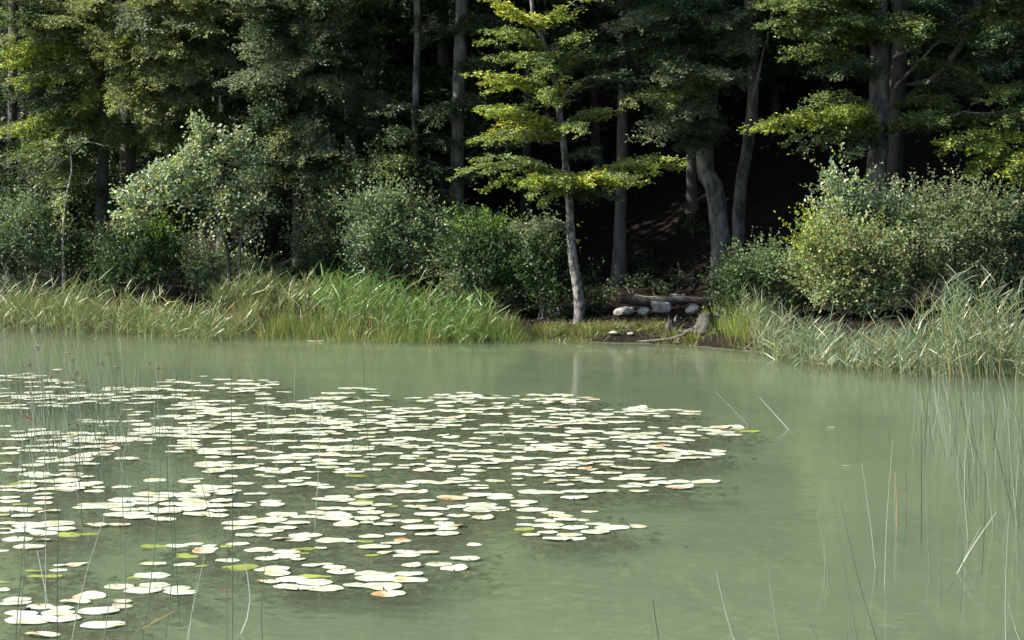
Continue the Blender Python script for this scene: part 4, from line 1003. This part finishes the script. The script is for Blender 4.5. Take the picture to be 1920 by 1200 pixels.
# ------------------------------------------------------------------ lily pads
PADS = """694:100-116;701:43-64;706:0-41;707:43-83;712:0-40,84-107;718:45-78;717:85-134;726:48-75;728:84-135;724:138-157;730:0-18;738:0-30,50-100;737:132-160;743:0-47,50-160,160-240;748:22-50,52-125,160-200
729:200-300;731:260-318;734:190-250,250-390;714:311-330;718:297-350;723:348-398;725:297-322;707:375-390;712:400-432;715:445-475;722:425-480;729:410-480;735:428-480;741:322-350;742:255-302;748:255-335,340-375;752:207-240,338-440;756:0-20,55-175,240-288;757:185-207,340-410
761:0-47,78-125;763:325-382;760:448-467;767:8-52,315-452;770:229-250;774:250-280;779:240-264;772:352-405;778:350-480;785:280-299,300-365,398-480;789:145-172;793:163-220;800:185-204;791:230-267;797:248-285;794:335-360,368-415;795:422-480;799:352-375,380-407,445-480;801:0-22;806:258-350,350-398;807:423-452,53-85
718:484-520;724:482-520;728:483-510;736:520-547;737:480-500;740:480-506;749:480-515;755:490-523;730:638-675;731:680-706;734:665-710;741:606-665;743:697-729;746:588-650;748:648-675o;750:561-640;753:648-715;759:480-618;763:525-580,560-655;769:527-545,575-645;771:650-710;774:590-612;780:655-682;782:480-535,545-620;775:480-495;788:490-650;793:480-660
749:765-830;738:856-884;743:815-900,903-936o;748:805-955;754:826-890;757:815-845,868-890o;757:923-945;762:822-850;761:885-910;763:925-945;766:705-795;768:840-960;773:740-900;776:735-790,875-960o;781:690-800;785:690-760,790-870o;790:680-750;788:830-890;793:720-760,820-850;795:613-700;797:710-800,905-960;800:620-665,730-860;806:620-680,680-720,735-830,865-895;805:940-960
740:1035-1060;743:990-1070;744:960-975;749:980-1110;750:1100-1124o;752:1010-1105;757:1020-1052o;755:1050-1080o;758:960-975;762:960-997;768:1025-1095;770:1000-1060;765:1180-1213o;769:1130-1150,1175-1275;772:1280-1313o;773:1150-1190,1210-1245;777:1050-1100,1180-1235,1270-1310;779:1035-1130;781:1120-1175,1225-1255;785:1030-1140;782:960-1005;788:960-1000;791:1075-1205;792:1005-1075;795:1045-1160;797:965-1005;799:960-1075;803:1020-1045o;804:1060-1090;805:960-978;802:1215-1235;806:1150-1175
811:20-45,55-105;816:55-115;818:28-90;819:100-140;815:130-190;822:145-190;825:0-50;826:70-100;825:105-180;830:135-205;811:250-340;814:245-290;818:260-280,290-350;820:340-435;822:195-260;828:205-250o;833:273-285;826:258-290;806:335-385;812:345-410,395-435;808:425-453;805:445-480;817:465-480;825:412-432;827:430-460;829:465-480;828:335-373;832:335-373,400-430;833:435-460;836:55-130;838:130-195;837:316-370;842:5-40;839:190-230o;844:190-225o;843:335-440;846:35-80,85-125;848:312-346;850:155-210;849:375-430;842:435-480o;851:0-35;853:170-206;852:375-450;858:385-412,447-480;860:72-105;858:130-170o;861:112-170;861:218-258;864:242-262o;866:70-108;867:110-165;871:0-22,148-185;872:112-145;874:42-82
870:375-435;876:370-480;881:395-450;886:380-420;883:5-47;883:112-140;890:40-90;893:60-150;893:125-152o;896:152-175;901:270-309;894:412-444;900:345-380;903:335-375;907:348-370;908:435-475;903:38-130;908:20-60g;907:100-185;912:105-175;915:0-60;917:75-150;915:174-196;914:211-245;914:370-430
804:490-540,540-610;810:555-625;812:500-545;813:680-722;814:480-560;817:565-635o;818:845-862,820-842o;812:900-960;817:920-945;822:655-700,740-778;822:830-860;824:880-910o;826:590-655,690-810;830:480-510,570-620,710-760;828:510-555;831:870-920,815-860;834:500-530,700-750;836:720-780;838:545-615,860-900;839:757-830;835:935-960;840:580-700;844:615-670,665-700;845:785-810o;848:480-530;850:775-810;848:825-895,900-960;853:690-750;853:525-575,575-605;856:635-675,750-785;857:820-920;855:600-640o;860:480-515;859:682-705,515-580;860:780-800g;861:905-935;862:750-780;863:840-875;866:657-692;865:588-630;867:800-835;868:512-550,555-580;868:890-960;872:480-495,600-655,750-795;873:565-595,700-735;877:595-635;876:860-900,805-850;878:735-767;882:480-520,530-570;879:915-940;882:630-665,680-715;884:870-910;883:775-810o;884:815-850;886:500-545,570-600;888:630-680;891:866-893;892:480-495;893:650-690g;896:490-515;898:555-583;900:840-880;903:525-565,835-880,880-900,910-945;908:570-600;907:770-845;911:540-575,580-615;912:710-775;914:495-535;911:860-885,890-915;914:650-700;915:595-625;917:880-915;918:665-715o
804:1255-1310;804:1315-1335,1340-1390o;809:1390-1423g;806:1165-1200;808:1310-1350;811:1265-1300,1070-1130;811:960-1030;812:1335-1375;815:1010-1065;814:1140-1200;816:1330-1385;815:1175-1235;818:1275-1315;821:1095-1140,1150-1220;822:1315-1328g;824:975-1000;824:1060-1085;827:1150-1260;826:1240-1300;831:985-1010;831:1255-1285;833:1065-1120o;832:1190-1220;836:1000-1060;837:1100-1135,1235-1258o;837:1210-1240;838:960-985;840:960-1000,1160-1185;842:1010-1130;843:1185-1213;844:1215-1260o;846:960-1085;847:1120-1150;848:1150-1182o;848:1250-1300,1330-1360o;850:1195-1230,1300-1350;852:1070-1100;853:1230-1290,1325-1358;857:960-980,1235-1275;858:1120-1178;860:1080-1130;860:1275-1328;861:1180-1235;862:960-1000,1000-1080;865:1235-1273;867:1110-1150;869:1050-1090;871:1080-1110;873:985-1005o;873:1010-1030,1125-1150;874:1030-1085;879:960-1000;880:1025-1075;879:1140-1210o;882:1085-1130o;885:1000-1040;889:1110-1160;888:1040-1060;890:960-990;893:985-1015,1020-1060;894:1165-1210;892:1060-1085;898:1150-1245;897:1080-1110;900:960-980;902:1030-1065,1070-1110;905:1298-1348;905:1095-1130;907:1020-1040o;908:1225-1290;910:1045-1075,1180-1230;911:960-985;913:1160-1200;915:1250-1300o
920:0-33;921:35-70;919:75-110,105-150;922:160-195;928:68-97;927:258-360;918:367-432;924:370-440;922:425-452;929:345-393;927:405-440;928:458-480;935:0-35;936:62-98;941:0-35;945:65-97o;938:215-305;933:290-325;938:335-372;944:250-290;940:395-435;943:345-390;948:155-236;946:25-53g;947:300-340;948:340-465;943:461-480;955:0-75;957:25-75;954:145-210;957:208-260,260-300;956:305-380;961:75-112o;961:285-335;960:390-425;965:205-275;965:347-398;969:24-60;969:390-427;968:0-13;971:235-285;975:285-328;971:448-480;983:0-35;985:35-125;987:150-200o;986:205-242o;983:420-480;991:420-460,465-480;994:90-140;993:0-20;996:22-75;1000:0-25;1001:57-105;1001:108-138g;1004:110-150g;1002:153-183g;1005:442-480;1012:7-57;1015:67-92o
928:480-500;928:680-740;926:735-800o;930:870-920;933:665-700;934:612-655;940:595-660;941:656-700g;941:755-785,780-815;935:820-875o;942:490-525;948:490-532;946:655-698;948:697-733;950:725-745g;952:760-800;952:840-875;954:597-640;956:790-840;956:640-700;957:880-950;963:577-640;962:672-718;966:500-555;968:610-655;967:780-827;969:715-748;968:840-880;970:550-600;973:600-660,660-710;973:885-925o;975:810-840;976:480-535;977:720-753;979:753-790o;980:480-575;982:815-850;984:628-670o;982:675-700;985:700-735;986:780-817g;988:840-873o;991:480-495,515-555;993:762-855;996:480-530;1003:725-760;1002:815-858;1005:545-600;1005:480-510;1003:780-815;1007:675-717;1012:510-550o;1013:535-580;1014:595-650;1016:670-700g;1015:740-770o;1020:715-750;1018:650-665;1027:673-730;930:920-960;935:915-960;947:875-930;955:875-925;955:915-948;1023:877-902o
925:980-1050;924:1055-1090;923:1085-1130;921:1125-1160;922:1180-1215;935:1053-1100;943:960-1005;950:960-990;957:972-1025;961:1090-1120o;963:1018-1057;973:970-1002;970:1030-1072o;977:1003-1040;976:1040-1080,1075-1103;985:970-1000;986:1000-1055;985:1100-1140;991:1055-1100,1118-1175;990:1180-1212o;993:965-1000g;992:1020-1050;999:1010-1045,1090-1140;1004:1045-1090;1005:980-1010;1012:1020-1070;1011:1065-1097
1027:26-82;1034:0-8;1026:313-350;1022:347-380;1025:380-405;1031:367-408;1037:363-400o;1021:427-465;1032:462-510;1025:265-300g,300-330g;1025:414-440g;1044:332-370g;1040:332-355g;1059:264-310;1060:329-365;1062:365-390g;1052:407-447;1065:420-480g;1063:100-123;1070:94-125;1061:125-165o;1071:46-80g;1081:54-82g,85-115g;1092:0-12g;1080:255-316;1084:242-262g;1101:198-247;1100:265-315;1108:238-300;1105:310-355;1113:310-365;1121:140-195o;1132:115-165o;1130:213-245o;1140:210-247o;1110:0-10o;1125:8-55;1132:0-55;1140:52-98;1142:95-135;1152:12-66;1152:80-137;1147:150-220;1161:75-148;1165:14-90;1173:155-229;1193:50-107o
1036:515-560;1030:550-590g;1030:590-612;1038:560-578g;1045:515-560;1049:480-520;1050:545-572;1062:568-600;1060:600-623;1066:606-647;1068:480-540;1074:615-665;1078:496-542;1082:556-600g,597-620g;1088:520-573;1094:480-520o;1095:560-620;1101:515-560;1104:535-585,575-640;1037:740-778;1042:685-710g;1038:708-740o;1043:740-785;1038:780-820;1050:848-898;1059:800-844;1063:755-788o;1067:827-875o;1076:666-708;1080:683-740;1078:740-790;1088:670-740,730-797;1100:646-690;1102:685-750;1114:700-757o"""

def pad_mat(name, base, edge, amount, trans=.12):
    m, t = mat_new(name)
    L = t.links.new
    out = N(t, 'ShaderNodeOutputMaterial')
    tc = N(t, 'ShaderNodeTexCoord')
    oi = N(t, 'ShaderNodeObjectInfo')
    geo = N(t, 'ShaderNodeNewGeometry')
    nz = N(t, 'ShaderNodeTexNoise', Scale=5.0, Detail=4.0); L(geo.outputs['Position'], nz.inputs['Vector'])
    rp = N(t, 'ShaderNodeValToRGB')
    rp.color_ramp.elements[0].position = amount; rp.color_ramp.elements[1].position = min(1, amount + .14)
    rp.color_ramp.elements[0].color = (*edge, 1); rp.color_ramp.elements[1].color = (*base, 1)
    L(nz.outputs['Fac'], rp.inputs[0])
    n2 = N(t, 'ShaderNodeTexNoise', Scale=2.2, Detail=2.0); L(geo.outputs['Position'], n2.inputs['Vector'])
    mr = N(t, 'ShaderNodeMapRange'); mr.inputs[1].default_value = .3; mr.inputs[2].default_value = .7; mr.inputs[3].default_value = .72; mr.inputs[4].default_value = 1.12
    L(n2.outputs['Fac'], mr.inputs[0])
    vm = N(t, 'ShaderNodeVectorMath', operation='SCALE'); L(rp.outputs[0], vm.inputs[0]); L(mr.outputs[0], vm.inputs['Scale'])
    pb = N(t, 'ShaderNodeBsdfPrincipled', Roughness=0.34)
    pb.inputs['Specular IOR Level'].default_value = .8
    bn = N(t, 'ShaderNodeTexNoise', Scale=30.0, Detail=2.0); L(geo.outputs['Position'], bn.inputs['Vector'])
    bp = N(t, 'ShaderNodeBump', Strength=.35, Distance=.004); L(bn.outputs['Fac'], bp.inputs['Height']); L(bp.outputs[0], pb.inputs['Normal'])
    L(vm.outputs[0], pb.inputs['Base Color']); L(pb.outputs[0], out.inputs[0])
    return m
PM = {'': pad_mat('lily_pad_pale', (.54, .57, .43), (.43, .38, .16), .34),
      'g': pad_mat('lily_pad_green', (.26, .32, .05), (.20, .22, .04), .4),
      'o': pad_mat('lily_pad_orange', (.56, .52, .36), (.50, .20, .05), .34)}
M_STALK = leaf_mat('pad_stalk', .05, .5, .4)

def pad_mesh_data(seed, curl=0.0):
    r = np.random.default_rng(seed)
    nr = 22
    notch = .07
    th = np.linspace(notch, 2 * np.pi - notch, nr)
    ph = r.uniform(0, 6.28, 3)
    rim = 1 + .035 * np.sin(2 * th + ph[0]) + .03 * np.sin(3 * th + ph[1])
    out = np.stack([np.cos(th) * rim, np.sin(th) * rim, .016 * np.sin(4 * th + ph[2]) + .008 * r.normal(size=nr)], 1)
    if curl:
        d = np.clip(np.cos(th - 2.2), 0, 1) ** 2
        out[:, 2] += curl * d; out[:, :2] *= (1 - .35 * d[:, None] * curl * 2)
    inn = np.stack([np.cos(th) * .55, np.sin(th) * .55, .01 * np.sin(4 * th + ph[2])], 1)
    V = np.concatenate([out, inn, [[.04, 0, -.01]]])
    F4 = np.array([[k, k + 1, nr + k + 1, nr + k] for k in range(nr - 1)])
    F3 = np.array([[nr + k, nr + k + 1, 2 * nr] for k in range(nr - 1)])
    return V, F4, F3
PD = [pad_mesh_data(s) for s in range(5)] + [pad_mesh_data(10 + s, .18) for s in range(3)]
PMESH = {}
for ty in PM:
    for q, (V, F4, F3) in enumerate(PD):
        g = Geo(); g.add(V, F4); g.add(V, F3)
        PMESH[ty, q] = g.mesh('lily_pad', PM[ty])
gs = Geo(); tube(gs, np.array([[0, 0, -.02], [.3, .1, -.5], [.5, .3, -1.4]]), [.03, .026, .026], 4, col=(.10, .11, .04), cap=False)
STALK = gs.mesh('stalk', M_STALK)

pads = []
for part in PADS.replace('\n', ';').split(';'):
    ys, runs = part.split(':')
    for run in runs.split(','):
        ty = run[-1] if run[-1] in 'go' else ''
        a, b = run.rstrip('go').split('-')
        y0, a, b = float(ys), float(a), float(b)
        wpx = .27 * (y0 - HY) / CAMH
        L = b - a
        n = max(1, int(round(L / (wpx * (.68 if 560 < (a + b) / 2 < 1250 and 760 < y0 < 925 else .80)))))
        for q in range(n):
            wd = L / n * (1.52 if n > 1 else 1.14)
            D = wd * CAMH / (y0 - HY) * (rng.uniform(.78, 1.18) if n > 1 else 1)
            D = float(np.clip(D, .12, .40))
            x = a + (q + .5) * L / n
            y = y0 + (rng.normal(0, 1.6) if n > 1 else 0)
            pads.append([x, y, D, ty if (ty != 'o' or n < 3 or q == n - 1) else ''])
def zone(x, y):
    if y > 1085 and x < 260: return 'in the cluster nearest the bottom left corner'
    if y > 1050 and x < 260: return 'scattered above the bottom left cluster'
    if y > 1085 and x < 400: return 'in the small raft nearest the bottom left'
    if y > 1085: return 'in the bottommost raft left of centre'
    if y > 1030 and x > 640: return 'at the lower right of the near rafts'
    if y > 1015: return 'in loose rafts among the tall rushes'
    if y > 940 and x > 940: return 'in the raft jutting toward open water'
    if y > 940 and x > 700: return 'in the lower middle rafts'
    if y > 940 and x > 420: return 'in the thick lower raft left of centre'
    if y > 940: return 'in the lower rafts at the left edge'
    if x > 1220: return 'in the raft reaching farthest right'
    if x > 940 and y > 860: return 'low right in the dense middle raft'
    if x > 940: return 'right in the dense middle raft'
    if x > 640 and y > 860: return 'low centre in the dense middle raft'
    if x > 640: return 'centred in the dense middle raft'
    if x > 330 and y > 860: return 'just left of the dense middle raft'
    if x > 330: return 'left in the dense middle raft'
    if y > 800: return 'among the rush stand at the left edge'
    return 'in the far strip beyond the left rushes'
LOOK = {'': 'pale lily pad', 'g': 'yellow green lily pad', 'o': 'orange tinged lily pad'}
pads.sort(key=lambda p: -(p[2] * (p[1] - HY)) ** 2 * (p[1] - HY))
seen = {}
gst = {ty: Geo() for ty in PM}
for idx, (x, y, D, ty) in enumerate(pads):
    p = Wt(x, y)
    q = int(rng.integers(0, 5)) if ty != 'o' or rng.random() < .35 else int(rng.integers(5, 8))
    z = .006 + .012 * rng.random()
    if ty == 'g': z = .005
    rot = Euler((rng.normal(0, .018), rng.normal(0, .018), rng.uniform(0, 6.28)))
    if idx < 300:
        o = link('lily_pad', PMESH[ty, q], None, loc=(p[0], p[1], z))
        o.rotation_euler = rot; o.scale = (D / 2,) * 3
        sz = 'large ' if D > .29 else 'small ' if D < .225 else ''
        tag(o, sz + LOOK[ty] + ' ' + zone(x, y), 'lily pad', 'lily pads floating on the pond')
        NAMED.append((o, o['label'], x))
        if y > 930:
            s_ = bpy.data.objects.new('stalk', STALK); COL.objects.link(s_); s_.parent = o
    else:
        V, F4, F3 = PD[q]
        V = V @ np.array(rot.to_matrix()).T * D / 2 + np.array([p[0], p[1], z])
        gst[ty].add(V, F4); gst[ty].add(V, F3)
# submerged leaves added under and right of the rafts, dark to stand for shade
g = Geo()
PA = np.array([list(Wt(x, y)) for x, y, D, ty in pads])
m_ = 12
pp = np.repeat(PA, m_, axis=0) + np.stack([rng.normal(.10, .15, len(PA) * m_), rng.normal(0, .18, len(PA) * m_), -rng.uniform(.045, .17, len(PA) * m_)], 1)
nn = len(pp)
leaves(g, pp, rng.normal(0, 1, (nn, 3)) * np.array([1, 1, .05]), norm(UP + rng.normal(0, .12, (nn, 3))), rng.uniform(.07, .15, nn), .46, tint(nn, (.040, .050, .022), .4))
o = g.build('submerged_shade_leaves', M_STALK, smooth=False); tag(o, 'dark submerged leaves added as shade under the pads', 'water plants', kind='stuff')
for ty, nm in (('', 'pale'), ('g', 'green'), ('o', 'orange')):
    if gst[ty].n:
        o = gst[ty].build('lily_pads', PM[ty])
        tag(o, {'': 'mass of small pale lily pads farther out on the pond', 'g': 'small yellow green lily pads farther out', 'o': 'small orange tinged lily pads farther out'}[ty], 'lily pads', 'distant lily pads', 'stuff')
# small floating things
def floater(name, label, px, py, w_, col, cat):
    p = Wt(px, py)
    g = Geo()
    n = 9
    s = np.linspace(-1, 1, n)
    wd = .32 * (1 - s ** 2) + .02
    top = np.stack([s, wd, .10 * s ** 2 + .05], 1); bot = np.stack([s, -wd, .16 * s ** 2 + .02], 1); mid = np.stack([s, s * 0, .08 * s ** 2], 1)
    V = np.concatenate([top, mid, bot]) * w_ / 2
    F = [[k, k + 1, n + k + 1, n + k] for k in range(n - 1)] + [[n + k, n + k + 1, 2 * n + k + 1, 2 * n + k] for k in range(n - 1)]
    g.add(V, F, col)
    o = link(name, g.mesh(name, M_LEAF), None, loc=(p[0], p[1], .012)); o.rotation_euler = (0, 0, rng.uniform(-.4, .4)); tag(o, label, cat)
floater('floating_leaf', 'reddish brown dead leaf floating beside a tall rush', 424, 1110, .13, (.22, .08, .05), 'leaf')
floater('floating_leaf', 'pale dead leaf floating below the left sedge', 590, 641, .40, (.55, .48, .42), 'leaf')
floater('floating_leaf', 'tiny white leaf on the water below the young beech', 1087, 651, .10, (.6, .6, .55), 'leaf')
floater('floating_leaf', 'small pale leaf drifting right of the pads', 1557, 803, .14, (.5, .5, .45), 'leaf')
floater('floating_leaf', 'tiny pale leaf on open water at right', 1585, 875, .10, (.5, .5, .45), 'leaf')

number_labels()
